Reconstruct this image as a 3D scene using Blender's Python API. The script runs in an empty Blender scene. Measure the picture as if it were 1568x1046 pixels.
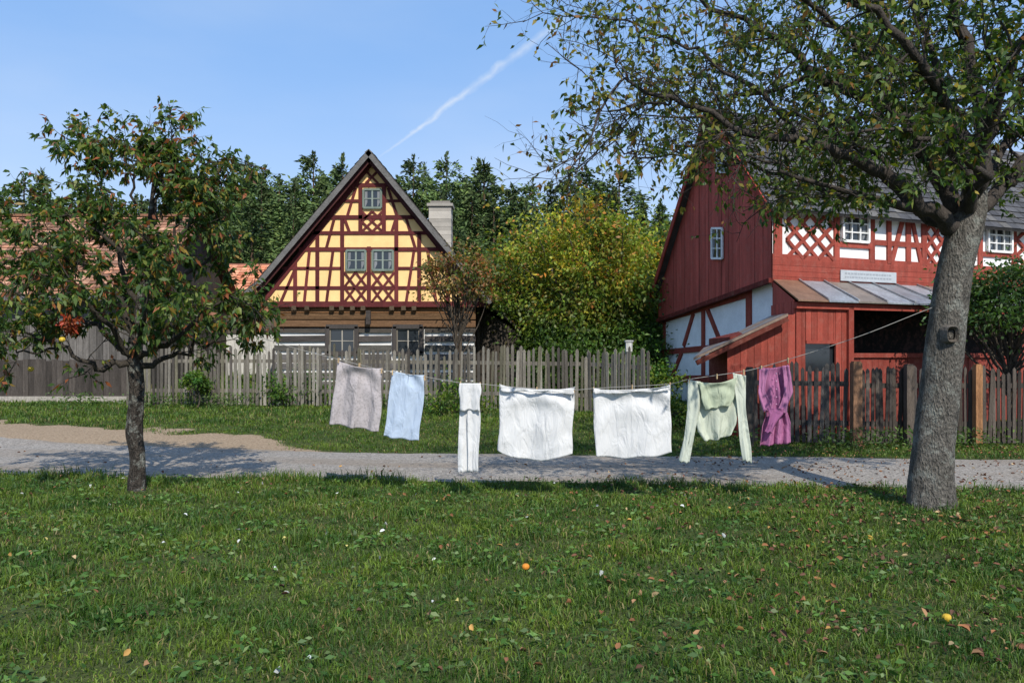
import bpy, math, random
import numpy as np
from mathutils import Vector
random.seed(7); R=np.random.default_rng(7)
F=1220.0; CX=784.0; HY=545.0; CH=1.65
def P(px,py,d): return np.array([(px-CX)/F*d, d, CH+(HY-py)/F*d])
def nrm(v):
    v=np.asarray(v,float); return v/(np.linalg.norm(v,axis=-1,keepdims=True)+1e-9)
def sm(t): t=np.clip(t,0,1); return t*t*(3-2*t)
def wob(x,y,s=1.0,ph=0.0):
    x=x*s;y=y*s
    return (np.sin(1.3*x+2.1*y+ph)+np.sin(2.7*x-1.1*y+1.7+ph)+np.sin(-.7*x+3.3*y+.4-ph)+np.sin(4.1*x+3.7*y+2*ph)*.6+np.sin(6.3*x-5.1*y+3*ph)*.4)/4.0
def gz(x,y):
    x=np.asarray(x,float);y=np.asarray(y,float)
    t=np.clip(y-13.2,0,16.8); z=.052*t*sm(t/2.5)
    z=z+.06*np.clip(y-30,0,110)
    z=z+.025*wob(x,y,.35)*sm((14-y)/6)
    return z
def yN(x): return 10.35-.095*x+.07*np.sin(x*1.7)+.04*np.sin(x*4.1+1)
def yF(x):
    x=np.asarray(x,float)
    return 13.4-.08*x+np.where(x<0,.0115*x*x,0)+.06*np.sin(x*1.3+2)
def dirt(x,y):
    x=np.asarray(x,float);y=np.asarray(y,float)
    w=1.9*sm((-x-2.2)/4.0)*(1+.35*wob(x,y,.9,2))
    u=(y-yF(x))
    return np.where((u>-.5)&(w>0.02), sm((w-u)/.6+.35*wob(x,y,2.3)),0)*sm((-x-2.0)/1.5)
# ---------- objects
def link(ob,parent=None):
    bpy.context.scene.collection.objects.link(ob)
    if parent: ob.parent=parent
    return ob
def empty(name):
    e=bpy.data.objects.new(name,None); return link(e)
def npmesh(name,V,Q,mat,col=None,parent=None,smooth=False):
    V=np.asarray(V,np.float32);Q=np.asarray(Q,np.int32)
    me=bpy.data.meshes.new(name)
    me.vertices.add(len(V)); me.vertices.foreach_set('co',V.ravel())
    k=Q.shape[1]
    me.loops.add(Q.size); me.loops.foreach_set('vertex_index',Q.ravel())
    me.polygons.add(len(Q)); me.polygons.foreach_set('loop_start',np.arange(len(Q),dtype=np.int32)*k)
    if smooth: me.polygons.foreach_set('use_smooth',np.ones(len(Q),bool))
    me.update(calc_edges=True)
    if col is not None:
        c=np.ones((len(V),4),np.float32); c[:,:3]=col
        a=me.color_attributes.new('Col','FLOAT_COLOR','POINT'); a.data.foreach_set('color',c.ravel())
    me.materials.append(mat)
    return link(bpy.data.objects.new(name,me),parent)
class MB:
    def __init__(s): s.v=[];s.f=[];s.c=[]
    def poly(s,pts,col):
        b=len(s.v); s.v+= [tuple(map(float,p)) for p in pts]; s.f.append(tuple(range(b,b+len(pts)))); s.c.append(col)
    def hexa(s,a,col):
        b=len(s.v); s.v+=[tuple(map(float,p)) for p in a]
        for f in ((0,3,2,1),(4,5,6,7),(0,1,5,4),(1,2,6,5),(2,3,7,6),(3,0,4,7)):
            s.f.append(tuple(b+i for i in f)); s.c.append(col)
    def bar(s,a,b,w,t,n,col,off=0.0):
        a=np.asarray(a,float);b=np.asarray(b,float);n=nrm(n);u=nrm(b-a);v=np.cross(n,u)*w/2
        a=a+n*off;b=b+n*off
        s.hexa([a-v,b-v,b+v,a+v,a-v+n*t,b-v+n*t,b+v+n*t,a+v+n*t],col)
    def box(s,c,sx,sy,sz,col,ux=(1,0,0)):
        c=np.asarray(c,float);u=nrm(ux);v=np.array([-u[1],u[0],0]);w=np.array([0,0,1.])
        u=u*sx/2;v=v*sy/2;w=w*sz/2
        s.hexa([c-u-v-w,c+u-v-w,c+u+v-w,c-u+v-w,c-u-v+w,c+u-v+w,c+u+v+w,c-u+v+w],col)
    def obj(s,name,mat,parent=None,smooth=False):
        me=bpy.data.meshes.new(name); me.from_pydata(s.v,[],s.f)
        a=me.color_attributes.new('Col','FLOAT_COLOR','CORNER')
        arr=[]
        for f,c in zip(s.f,s.c): arr+= [c[0],c[1],c[2],1.0]*len(f)
        a.data.foreach_set('color',np.array(arr,np.float32))
        if smooth: me.polygons.foreach_set('use_smooth',[True]*len(s.f))
        me.materials.append(mat); me.update()
        return link(bpy.data.objects.new(name,me),parent)
def cv(c,a=.15):
    k=1+random.uniform(-a,a); return (c[0]*k,c[1]*k,c[2]*k)
# ---------- materials
def newmat(name):
    m=bpy.data.materials.new(name); m.use_nodes=True; nt=m.node_tree
    b=nt.nodes['Principled BSDF']; return m,nt,b
def attrmat(name,rough=.8,ns=6.0,amt=.35,bump=.3,stretch=(1,1,1),spec=.2,metal=0,fine=60,dist=.03,lichen=None,lr=(.52,.62,.8)):
    m,nt,b=newmat(name); N=nt.nodes;L=nt.links
    a=N.new('ShaderNodeAttribute');a.attribute_name='Col'
    g=N.new('ShaderNodeNewGeometry')
    mp=N.new('ShaderNodeMapping');mp.inputs['Scale'].default_value=stretch
    L.new(g.outputs['Position'],mp.inputs['Vector'])
    n1=N.new('ShaderNodeTexNoise');n1.inputs['Scale'].default_value=ns;n1.inputs['Detail'].default_value=6;n1.inputs['Roughness'].default_value=.65
    n2=N.new('ShaderNodeTexNoise');n2.inputs['Scale'].default_value=fine;n2.inputs['Detail'].default_value=3
    for n in (n1,n2): L.new(mp.outputs[0],n.inputs['Vector'])
    mr=N.new('ShaderNodeMapRange');mr.inputs['From Min'].default_value=.25;mr.inputs['From Max'].default_value=.75
    mr.inputs['To Min'].default_value=1-amt;mr.inputs['To Max'].default_value=1+amt
    L.new(n1.outputs['Fac'],mr.inputs['Value'])
    mr2=N.new('ShaderNodeMapRange');mr2.inputs['From Min'].default_value=.3;mr2.inputs['From Max'].default_value=.7
    mr2.inputs['To Min'].default_value=1-amt*.6;mr2.inputs['To Max'].default_value=1+amt*.6
    L.new(n2.outputs['Fac'],mr2.inputs['Value'])
    mu=N.new('ShaderNodeMath');mu.operation='MULTIPLY';L.new(mr.outputs[0],mu.inputs[0]);L.new(mr2.outputs[0],mu.inputs[1])
    vm=N.new('ShaderNodeVectorMath');vm.operation='SCALE';L.new(a.outputs['Color'],vm.inputs[0]);L.new(mu.outputs[0],vm.inputs['Scale'])
    src=vm.outputs[0]
    if lichen:
        n4=N.new('ShaderNodeTexNoise');n4.inputs['Scale'].default_value=7;n4.inputs['Detail'].default_value=9;n4.inputs['Roughness'].default_value=.7;L.new(g.outputs['Position'],n4.inputs['Vector'])
        m4=N.new('ShaderNodeMapRange');m4.inputs['From Min'].default_value=lr[0];m4.inputs['From Max'].default_value=lr[1];m4.inputs['To Max'].default_value=lr[2];L.new(n4.outputs['Fac'],m4.inputs['Value'])
        mx=N.new('ShaderNodeMix');mx.data_type='RGBA';L.new(m4.outputs[0],mx.inputs[0]);L.new(src,mx.inputs[6]);mx.inputs[7].default_value=(*lichen,1);src=mx.outputs[2]
    L.new(src,b.inputs['Base Color'])
    b.inputs['Roughness'].default_value=rough;b.inputs['Specular IOR Level'].default_value=spec;b.inputs['Metallic'].default_value=metal
    if bump>0:
        bp=N.new('ShaderNodeBump');bp.inputs['Strength'].default_value=bump;bp.inputs['Distance'].default_value=dist
        ad=N.new('ShaderNodeMath');ad.operation='ADD';L.new(n1.outputs['Fac'],ad.inputs[0]);L.new(n2.outputs['Fac'],ad.inputs[1])
        L.new(ad.outputs[0],bp.inputs['Height']);L.new(bp.outputs[0],b.inputs['Normal'])
    return m
def leafmat(name,tr=.35,rough=.5,tboost=(1.5,1.6,.6)):
    m,nt,b=newmat(name);N=nt.nodes;L=nt.links
    a=N.new('ShaderNodeAttribute');a.attribute_name='Col'
    L.new(a.outputs['Color'],b.inputs['Base Color']);b.inputs['Roughness'].default_value=rough;b.inputs['Specular IOR Level'].default_value=.35
    t=N.new('ShaderNodeBsdfTranslucent')
    vm=N.new('ShaderNodeVectorMath');vm.operation='MULTIPLY';L.new(a.outputs['Color'],vm.inputs[0]);vm.inputs[1].default_value=tboost
    L.new(vm.outputs[0],t.inputs['Color'])
    mx=N.new('ShaderNodeMixShader');mx.inputs[0].default_value=tr
    L.new(b.outputs[0],mx.inputs[1]);L.new(t.outputs[0],mx.inputs[2])
    L.new(mx.outputs[0],nt.nodes['Material Output'].inputs['Surface'])
    return m
def plainleaf(name,rough=.6):
    m,nt,b=newmat(name);a=nt.nodes.new('ShaderNodeAttribute');a.attribute_name='Col';nt.links.new(a.outputs['Color'],b.inputs['Base Color'])
    b.inputs['Roughness'].default_value=rough;b.inputs['Specular IOR Level'].default_value=.3;return m
M_leaf=leafmat('leaf'); M_grass=leafmat('grass_blade',.25,.55); M_needle=plainleaf('needles',.7)
M_dead=plainleaf('dead_leaf',.8)
M_bark=attrmat('bark',.9,16,.6,1.0,(1,1,.4),fine=60,dist=.06,lichen=(.26,.265,.235))
M_twig=attrmat('twig_bark',.9,14,.4,.6,(1,1,.45),fine=70)
M_wood=attrmat('weathered_wood',.85,5,.45,.5,(3,3,.35),fine=50)
M_log=attrmat('log_wood',.85,5,.4,.6,(.4,2,4),fine=40)
M_paint=attrmat('painted_wood',.75,2.2,.28,.3,(3,3,.5),fine=40)
M_redp=attrmat('weathered_red_paint',.75,2.2,.3,.3,(3,3,.5),fine=40,lichen=(.30,.13,.10),lr=(.50,.72,.45))
M_plast=attrmat('plaster',.9,3,.12,.25,fine=50)
M_tile=attrmat('roof_tile',.85,4,.3,.4,fine=30)
M_tin=attrmat('tin_sheet',.45,2.5,.3,.1,metal=.5,fine=20)
M_misc=attrmat('misc',.6,8,.1,.1)
def glass():
    m,nt,b=newmat('window_glass');b.inputs['Base Color'].default_value=(.02,.025,.03,1);b.inputs['Roughness'].default_value=.08;b.inputs['Specular IOR Level'].default_value=.8
    return m
M_glass=glass()
# ---------- world, sun, camera
S=nrm([.30,-.95,.0]); EL=math.radians(43)
S=np.array([S[0]*math.cos(EL),S[1]*math.cos(EL),math.sin(EL)])
w=bpy.data.worlds.new('World');bpy.context.scene.world=w;w.use_nodes=True
N=w.node_tree.nodes;L=w.node_tree.links
bg=N['Background'];bg.inputs[1].default_value=.15
sk=N.new('ShaderNodeTexSky');sk.sky_type='NISHITA';sk.sun_disc=False;sk.sun_elevation=EL;sk.sun_rotation=math.atan2(S[0],S[1])
sk.air_density=1.0;sk.dust_density=.5;sk.ozone_density=2.0
tc=N.new('ShaderNodeTexCoord')
def vmath(op,a,b):
    n=N.new('ShaderNodeVectorMath');n.operation=op;L.new(a,n.inputs[0]);
    if not hasattr(b,'links'): n.inputs[1].default_value=tuple(b)
    else: L.new(b,n.inputs[1])
    return n
def mth(op,a,b=None,c=None):
    n=N.new('ShaderNodeMath');n.operation=op
    for i,q in enumerate((a,b,c)):
        if q is None: continue
        if isinstance(q,(int,float)): n.inputs[i].default_value=q
        else: L.new(q,n.inputs[i])
    return n.outputs[0]
def mrange(v,a,b,c,d):
    n=N.new('ShaderNodeMapRange');n.interpolation_type='SMOOTHSTEP';L.new(v,n.inputs['Value'])
    for k,q in zip(('From Min','From Max','To Min','To Max'),(a,b,c,d)): n.inputs[k].default_value=q
    return n.outputs[0]
da=nrm(P(588,236,1)-[0,0,CH]);db=nrm(P(872,24,1)-[0,0,CH]);nn=nrm(np.cross(da,db));tt=nrm(db-da)
G=tc.outputs['Generated']
nz=N.new('ShaderNodeTexNoise');nz.inputs['Scale'].default_value=45;nz.inputs['Detail'].default_value=6;L.new(G,nz.inputs['Vector'])
dist=mth('ADD',vmath('DOT_PRODUCT',G,nn).outputs['Value'],mth('MULTIPLY',mth('SUBTRACT',nz.outputs['Fac'],.5),.012))
along=vmath('DOT_PRODUCT',G,tt).outputs['Value']
sa=float(da@tt);sb=float(db@tt)
wd=mrange(along,sa,sa+.6*(sb-sa),.0020,.0064)
core=mth('SUBTRACT',1.0,mth('MINIMUM',mth('DIVIDE',mth('ABSOLUTE',dist),wd),1.0))
al=mth('MULTIPLY',mrange(along,sa-.02,sa+.04,0,1),mrange(along,sb-.06,sb+.02,1,0))
nz2=N.new('ShaderNodeTexNoise');nz2.inputs['Scale'].default_value=28;nz2.inputs['Detail'].default_value=5;L.new(G,nz2.inputs['Vector'])
cont=mth('MULTIPLY',mth('MULTIPLY',core,al),mrange(nz2.outputs['Fac'],.3,.65,.35,1))
mp=N.new('ShaderNodeMapping');mp.inputs['Scale'].default_value=(2.2,2.2,7);mp.inputs['Rotation'].default_value=(0,.25,.3);L.new(G,mp.inputs['Vector'])
nz3=N.new('ShaderNodeTexNoise');nz3.inputs['Scale'].default_value=.9;nz3.inputs['Detail'].default_value=5;nz3.inputs['Roughness'].default_value=.5;L.new(mp.outputs[0],nz3.inputs['Vector'])
cir=mth('MULTIPLY',mrange(nz3.outputs['Fac'],.35,.85,0,1),.24)
sxyz=N.new('ShaderNodeSeparateXYZ');L.new(G,sxyz.inputs[0])
low_=mrange(sxyz.outputs['Z'],.0,.40,.42,0)
hz=N.new('ShaderNodeMix');hz.data_type='RGBA';hz.inputs[0].default_value=.6;L.new(sk.outputs[0],hz.inputs[6]);hz.inputs[7].default_value=(1.9,3.75,7.2,1)
tot=mth('ADD',mth('ADD',mth('MULTIPLY',cont,.55),cir),low_)
mix=N.new('ShaderNodeMix');mix.data_type='RGBA';L.new(tot,mix.inputs[0]);L.new(hz.outputs[2],mix.inputs[6]);mix.inputs[7].default_value=(5.6,6.0,6.5,1)
L.new(mix.outputs[2],bg.inputs[0])
sun=bpy.data.lights.new('sun','SUN');sun.energy=5.0;sun.angle=math.radians(.5);sun.color=(1,.94,.84)
so=link(bpy.data.objects.new('sun',sun));so.rotation_mode='QUATERNION';so.rotation_quaternion=Vector(S).to_track_quat('Z','Y');so.location=(10,-10,20)
cam=bpy.data.cameras.new('camera');cam.lens=28;cam.sensor_width=36;cam.clip_end=2000;cam.shift_y=22/1568
co=link(bpy.data.objects.new('camera',cam));co.location=(0,0,CH);co.rotation_euler=(math.radians(90),0,0);bpy.context.scene.camera=co
sc=bpy.context.scene;sc.view_settings.view_transform='Standard';sc.view_settings.look='None'
# ---------- ground
def grid(xs,ys,zf,off=0):
    X,Y=np.meshgrid(xs,ys);Z=zf(X,Y)+off;V=np.stack([X,Y,Z],-1).reshape(-1,3)
    nx=len(xs);i=np.arange(len(ys)-1)[:,None]*nx+np.arange(nx-1)[None];i=i.ravel()
    return V,np.stack([i,i+1,i+1+nx,i+nx],1)
xs=np.concatenate([np.linspace(-500,-32,14),np.arange(-30,20,.2),np.linspace(22,500,14)])
ys=np.concatenate([np.linspace(-120,-4,8),np.arange(-2,26,.2),np.linspace(27,60,20),np.linspace(70,700,20)])
V,Q=grid(xs,ys,gz)
dm=dirt(V[:,0],V[:,1])
m,nt,b=newmat('ground_soil_grass')
def groundmat():
    N=nt.nodes;L=nt.links
    a=N.new('ShaderNodeAttribute');a.attribute_name='Col'
    g=N.new('ShaderNodeNewGeometry')
    n1=N.new('ShaderNodeTexNoise');n1.inputs['Scale'].default_value=1.6;n1.inputs['Detail'].default_value=9;n1.inputs['Roughness'].default_value=.7;L.new(g.outputs['Position'],n1.inputs['Vector'])
    n2=N.new('ShaderNodeTexNoise');n2.inputs['Scale'].default_value=30;n2.inputs['Detail'].default_value=6;L.new(g.outputs['Position'],n2.inputs['Vector'])
    r=N.new('ShaderNodeValToRGB');r.color_ramp.elements[0].position=.3;r.color_ramp.elements[0].color=(.035,.052,.014,1);r.color_ramp.elements[1].position=.75;r.color_ramp.elements[1].color=(.085,.095,.035,1)
    L.new(n2.outputs['Fac'],r.inputs[0])
    r2=N.new('ShaderNodeValToRGB');r2.color_ramp.elements[0].position=.25;r2.color_ramp.elements[0].color=(.17,.12,.075,1);r2.color_ramp.elements[1].position=.75;r2.color_ramp.elements[1].color=(.42,.32,.22,1)
    L.new(n2.outputs['Fac'],r2.inputs[0])
    ad=N.new('ShaderNodeMath');ad.operation='ADD';L.new(a.outputs['Fac'],ad.inputs[0]);L.new(n1.outputs['Fac'],ad.inputs[1])
    mr=N.new('ShaderNodeMapRange');mr.inputs['From Min'].default_value=.85;mr.inputs['From Max'].default_value=1.05;L.new(ad.outputs[0],mr.inputs['Value'])
    mx=N.new('ShaderNodeMix');mx.data_type='RGBA';L.new(mr.outputs[0],mx.inputs[0]);L.new(r.outputs[0],mx.inputs[6]);L.new(r2.outputs[0],mx.inputs[7])
    L.new(mx.outputs[2],b.inputs['Base Color']);b.inputs['Roughness'].default_value=.95;b.inputs['Specular IOR Level'].default_value=.1
    bp=N.new('ShaderNodeBump');bp.inputs['Strength'].default_value=.7;bp.inputs['Distance'].default_value=.04;L.new(n2.outputs['Fac'],bp.inputs['Height']);L.new(bp.outputs[0],b.inputs['Normal'])
groundmat()
npmesh('ground',V,Q,m,np.repeat(dm[:,None],3,1),smooth=True)
# road
xs=np.arange(-40,40.1,.1);K=14;V=[]
for k in range(K+1):
    y=yN(xs)+(np.where(xs<-14,yF(-14.0)+(-14-xs)*.25,yF(xs))-yN(xs))*k/K
    if k in(0,K): y=y+.08*wob(xs,xs*.3,2.5,k)+.04*wob(xs,xs*.7,7,k)
    e=.012*math.sin(math.pi*k/K)+(.006 if 0<k<K else -.004)
    V.append(np.stack([xs,y,gz(xs,y)+e],1))
V=np.concatenate(V);nx=len(xs);i=(np.arange(K)[:,None]*nx+np.arange(nx-1)[None]).ravel();Q=np.stack([i,i+1,i+1+nx,i+nx],1)
mr_,nt,b=newmat('gravel')
def gravel():
    N=nt.nodes;L=nt.links;g=N.new('ShaderNodeNewGeometry')
    v=N.new('ShaderNodeTexVoronoi');v.inputs['Scale'].default_value=48;L.new(g.outputs['Position'],v.inputs['Vector'])
    mp=N.new('ShaderNodeMapping');mp.inputs['Scale'].default_value=(.25,1.2,1);L.new(g.outputs['Position'],mp.inputs['Vector'])
    n=N.new('ShaderNodeTexNoise');n.inputs['Scale'].default_value=1.1;n.inputs['Detail'].default_value=8;L.new(mp.outputs[0],n.inputs['Vector'])
    n3=N.new('ShaderNodeTexNoise');n3.inputs['Scale'].default_value=12;n3.inputs['Detail'].default_value=10;n3.inputs['Roughness'].default_value=.8;L.new(g.outputs['Position'],n3.inputs['Vector'])
    bw=N.new('ShaderNodeRGBToBW');L.new(v.outputs['Color'],bw.inputs[0])
    hb=N.new('ShaderNodeMath');hb.operation='MULTIPLY_ADD';hb.inputs[1].default_value=.7;hb.inputs[2].default_value=.15;L.new(bw.outputs[0],hb.inputs[0])
    ad=N.new('ShaderNodeMath');ad.operation='ADD';L.new(hb.outputs[0],ad.inputs[0]);L.new(n3.outputs['Fac'],ad.inputs[1])
    r=N.new('ShaderNodeValToRGB');r.color_ramp.elements[0].position=.42;r.color_ramp.elements[0].color=(.085,.074,.062,1);r.color_ramp.elements[1].position=1.0;r.color_ramp.elements[1].color=(.44,.395,.34,1)
    mu=N.new('ShaderNodeMath');mu.operation='MULTIPLY';mu.inputs[1].default_value=.72;L.new(ad.outputs[0],mu.inputs[0]);L.new(mu.outputs[0],r.inputs[0])
    mx=N.new('ShaderNodeMix');mx.data_type='RGBA';mr=N.new('ShaderNodeMapRange');mr.inputs['From Min'].default_value=.44;mr.inputs['From Max'].default_value=.64;mr.inputs['To Max'].default_value=.6;L.new(n.outputs['Fac'],mr.inputs['Value'])
    L.new(mr.outputs[0],mx.inputs[0]);L.new(r.outputs[0],mx.inputs[6]);mx.inputs[7].default_value=(.22,.17,.12,1)
    L.new(mx.outputs[2],b.inputs['Base Color']);b.inputs['Roughness'].default_value=.95
    bp=N.new('ShaderNodeBump');bp.inputs['Strength'].default_value=.7;bp.inputs['Distance'].default_value=.018;L.new(ad.outputs[0],bp.inputs['Height']);L.new(bp.outputs[0],b.inputs['Normal'])
gravel();npmesh('gravel_road',V,Q,mr_,smooth=True)
# ---------- grass
def blades(x,y,h,wd,col):
    n=len(x);z=gz(x,y)-.01
    a=R.uniform(0,2*np.pi,n);s=np.stack([np.cos(a),np.sin(a),np.zeros(n)],1)*(wd/2)[:,None]
    b2=R.uniform(0,2*np.pi,n);l=R.uniform(.15,.95,n)*h
    ln=np.stack([np.cos(b2)*l,np.sin(b2)*l,np.zeros(n)],1)
    B=np.stack([x,y,z],1);up=np.array([0,0,1.])
    Mid=B+up*(h*.6)[:,None]+ln*.3;T=B+up*(h*.95)[:,None]*1+ln*1.0
    T[:,2]-=l*.3
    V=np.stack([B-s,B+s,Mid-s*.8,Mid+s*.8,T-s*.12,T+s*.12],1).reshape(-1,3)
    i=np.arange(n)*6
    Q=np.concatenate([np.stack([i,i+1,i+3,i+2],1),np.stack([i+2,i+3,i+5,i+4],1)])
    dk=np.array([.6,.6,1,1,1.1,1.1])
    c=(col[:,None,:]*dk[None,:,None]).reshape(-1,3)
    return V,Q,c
def grasscol(x,y,n):
    t=np.clip(.45+.6*wob(x,y,1.3,.3)+.45*wob(x,y,4.1,2)+R.normal(0,.25,n),0,1)[:,None]
    c=np.array([.036,.095,.012])*(1-t)+np.array([.135,.20,.022])*t
    dry=(R.random(n)<.07+.12*np.clip(wob(x,y,.9,6)+.5*wob(x,y,3,1),0,1))[:,None];c=np.where(dry,np.array([.22,.18,.07]),c)
    return c*R.uniform(.65,1.3,(n,1))
parts=[]
def zone(y0,y1,dens,hm,wm,mask=None):
    W=.72*y1+2.2;n=int((y1-y0)*2*W*dens)
    x=R.uniform(-W,W,n);y=R.uniform(y0,y1,n)
    k=mask(x,y) if mask else np.ones(n,bool)
    k&=np.abs(x)<.72*y+2.2
    x=x[k];y=y[k];n=len(x)
    h=hm*R.uniform(.5,1.4,n)*(1+.55*wob(x,y,1.6,1.0)+.35*wob(x,y,5,3));wd=wm*R.uniform(.6,1.4,n)
    parts.append(blades(x,y,h,wd,grasscol(x,y,n)))
near=lambda x,y: (y<yN(x)+R.normal(0,.11,len(x)))&(wob(x,y,2.9,9)+R.normal(0,.25,len(x))<.9)
zone(2.8,6,3300,.055,.0068,mask=near)
zone(6,11.8,1800,.06,.0095,mask=near)
def edge(x,y): return (y<yN(x)+.15)&(y>yN(x)-.5)&(wob(x,y,1.3,2)>-.1)
zone(8.5,11.9,800,.12,.009,mask=edge)
def tuft(x,y): return (wob(x,y,2.3,4)>.42)&(y<yN(x))
zone(3,11,900,.11,.007,mask=tuft)
def tuft2(x,y): return (wob(x,y,4.3,1)>.72)&(y<yN(x))
zone(3,11,1300,.15,.006,mask=tuft2)
far=lambda x,y: (y>yF(x)+R.normal(0,.12,len(x)))&(dirt(x,y)<R.uniform(.1,.85,len(x)))
zone(12.6,17,900,.06,.013,mask=far)
zone(17,21.5,450,.09,.018,mask=far)
zone(21.5,30,90,.2,.03)
off=0;Vs=[];Qs=[];Cs=[]
for V,Q,c in parts: Vs.append(V);Qs.append(Q+off);Cs.append(c);off+=len(V)
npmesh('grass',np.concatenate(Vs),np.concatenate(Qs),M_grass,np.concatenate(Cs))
# ---------- leaf quads
def leaves(C,D,Ln,Wd,col,flat=None):
    n=len(C);r=R.normal(size=(n,3))
    if flat is not None: r[:,2]*=flat
    D=nrm(D);s=nrm(np.cross(D,r));nn_=np.cross(D,s)
    Ln=Ln[:,None];Wd=Wd[:,None]
    mid=C+D*Ln*.45
    V=np.stack([C,mid+s*Wd/2+nn_*Wd*.18,C+D*Ln-np.array([0,0,1.])*Ln*.12,mid-s*Wd/2+nn_*Wd*.18],1).reshape(-1,3)
    Q=np.arange(n*4).reshape(-1,4);c=np.repeat(col,4,0)
    return V,Q,c
def palette(n,cols,ws,var=.3):
    i=R.choice(len(cols),n,p=np.array(ws)/sum(ws));c=np.array(cols)[i]*R.uniform(1-var,1+var,(n,1));return c
n=28000;y=R.uniform(2.9,11.2,n);x=R.uniform(-1,1,n)*(.72*y+2);k=(y<yN(x)-.05)&(wob(x,y,2.1,5)+R.normal(0,.25,n)>.15);x=x[k];y=y[k];n=len(x)
C=np.stack([x,y,gz(x,y)+R.uniform(.01,.07,n)],1);D=R.normal(size=(n,3));D[:,2]=np.abs(D[:,2])*.35
V,Q,c=leaves(C,D,R.uniform(.03,.08,n),R.uniform(.016,.034,n),palette(n,[(.045,.11,.02),(.09,.18,.035),(.15,.21,.08)],[3,3,1]))
npmesh('weeds',V,Q,M_grass,c)
def deadleaves(name,C,D,Ln,Wd,col):
    n=len(C);D=D.copy();D[:,2]*=.4;D=nrm(D);up=np.tile([0,0,1.],(n,1))+R.normal(0,.5,(n,3));s=nrm(np.cross(D,up));nn_=nrm(np.cross(s,D))
    Ln=Ln[:,None];Wd=Wd[:,None];cu=R.uniform(.15,.7,(n,1))
    def pt(a,b_,h): return C+D*Ln*a+s*Wd*b_+nn_*Wd*h*cu
    V=np.stack([pt(0,0,0),pt(.28,.42,1),pt(.7,.36,1),pt(1,0,.3),pt(.7,-.36,1),pt(.28,-.42,1)],1).reshape(-1,3)
    i=np.arange(n)*6;Q=np.concatenate([np.stack([i,i+1,i+2,i+3],1),np.stack([i,i+3,i+4,i+5],1)])
    return npmesh(name,V,Q,M_dead,np.repeat(col,6,0))
n=34000;y=R.uniform(2.9,14.2,n);x=R.uniform(-1,1,n)*(.75*y+1.5)
pr=np.clip(.04+.75*sm((x-.15*(y-5)+1.2)/5.5),0,1)*np.where(y>yN(x),.75,1)*np.clip(.6+.9*wob(x,y,1.5,7),.08,1)*.62*np.clip(y/8,.45,1)
k=(R.random(n)<pr)&((y<yF(x)+.4)|(x>2));x=x[k];y=y[k];n=len(x)
onroad=(y>yN(x))&(y<yF(x))
C=np.stack([x,y,gz(x,y)+np.where(onroad,.022,R.uniform(.02,.07,n))],1)
deadleaves('fallen_leaves',C,R.normal(size=(n,3)),R.uniform(.028,.066,n),R.uniform(.02,.042,n),palette(n,[(.14,.06,.035),(.22,.095,.04),(.42,.24,.07),(.27,.15,.075),(.09,.045,.028),(.38,.28,.15)],[4,4,.9,2.6,3,.6]))
n=60;y=R.uniform(4,11,n);x=R.uniform(-6,2,n);C=np.stack([x,y,gz(x,y)+.06],1)
deadleaves('pale_leaves',C,R.normal(size=(n,3)),R.uniform(.03,.055,n),R.uniform(.02,.035,n),palette(n,[(.45,.47,.45),(.45,.38,.13)],[2,1]))
def sphere(mb,c,r,col,n=10):
    c=np.array(c);
    pts=[[c+r*np.array([math.sin(t)*math.cos(p),math.sin(t)*math.sin(p),math.cos(t)*(.9-.12*math.exp(-(t/.5)**2))]) for p in np.linspace(0,2*math.pi,n,endpoint=False)] for t in np.linspace(0.02,math.pi-.02,n)]
    for i in range(n-1):
        for j in range(n): mb.poly([pts[i][j],pts[i+1][j],pts[i+1][(j+1)%n],pts[i][(j+1)%n]],col)
mb=MB()
for px,py,cl in((1331,826,(.5,.28,.05)),(805,867,(.6,.22,.03)),(1450,942,(.55,.36,.04))):
    d=F*(CH-.04)/(py-HY);p=P(px,py,d);sphere(mb,(p[0],p[1],float(gz(p[0],p[1]))+.035),.03,cl)
mb.obj('fallen_apples',M_misc,smooth=True)
# ---------- trees
def tube(pts,rad,ns,noise=0.0):
    pts=np.asarray(pts,float);m_=len(pts);t=np.gradient(pts,axis=0);t=nrm(t)
    ref=np.array([0,1.,0]) if abs(t[0][1])<.8 else np.array([1.,0,0])
    a=nrm(np.cross(t,ref));b_=np.cross(t,a)
    th=np.linspace(0,2*np.pi,ns,endpoint=False)
    rr=np.asarray(rad)[:,None]*np.ones((1,ns))
    if noise:
        zz=pts[:,2][:,None]
        rr=rr*(1+noise*(np.sin(3*th[None]+zz*2)+.7*np.sin(5*th[None]-zz*3.1+1)+.5*np.sin(9*th[None]+zz*5)+.6*np.sin(zz*9+2*th[None])+.5*np.sin(zz*23-4*th[None])))
    V=pts[:,None,:]+rr[...,None]*(np.cos(th)[None,:,None]*a[:,None,:]+np.sin(th)[None,:,None]*b_[:,None,:])
    V=V.reshape(-1,3);i=(np.arange(m_-1)[:,None]*ns+np.arange(ns)[None]);j=(np.arange(m_-1)[:,None]*ns+(np.arange(ns)+1)%ns)
    Q=np.stack([i,j,j+ns,i+ns],-1).reshape(-1,4);return V,Q
def cat(pts,k=4):
    pts=np.asarray(pts,float);n=len(pts);out=[]
    for i in range(n-1):
        p0=pts[max(i-1,0)];p1=pts[i];p2=pts[i+1];p3=pts[min(i+2,n-1)]
        for s in range(k):
            t=s/k;out.append(.5*((2*p1)+(-p0+p2)*t+(2*p0-5*p1+4*p2-p3)*t*t+(-p0+3*p1-3*p2+p3)*t**3))
    out.append(pts[-1]);return np.array(out)
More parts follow.
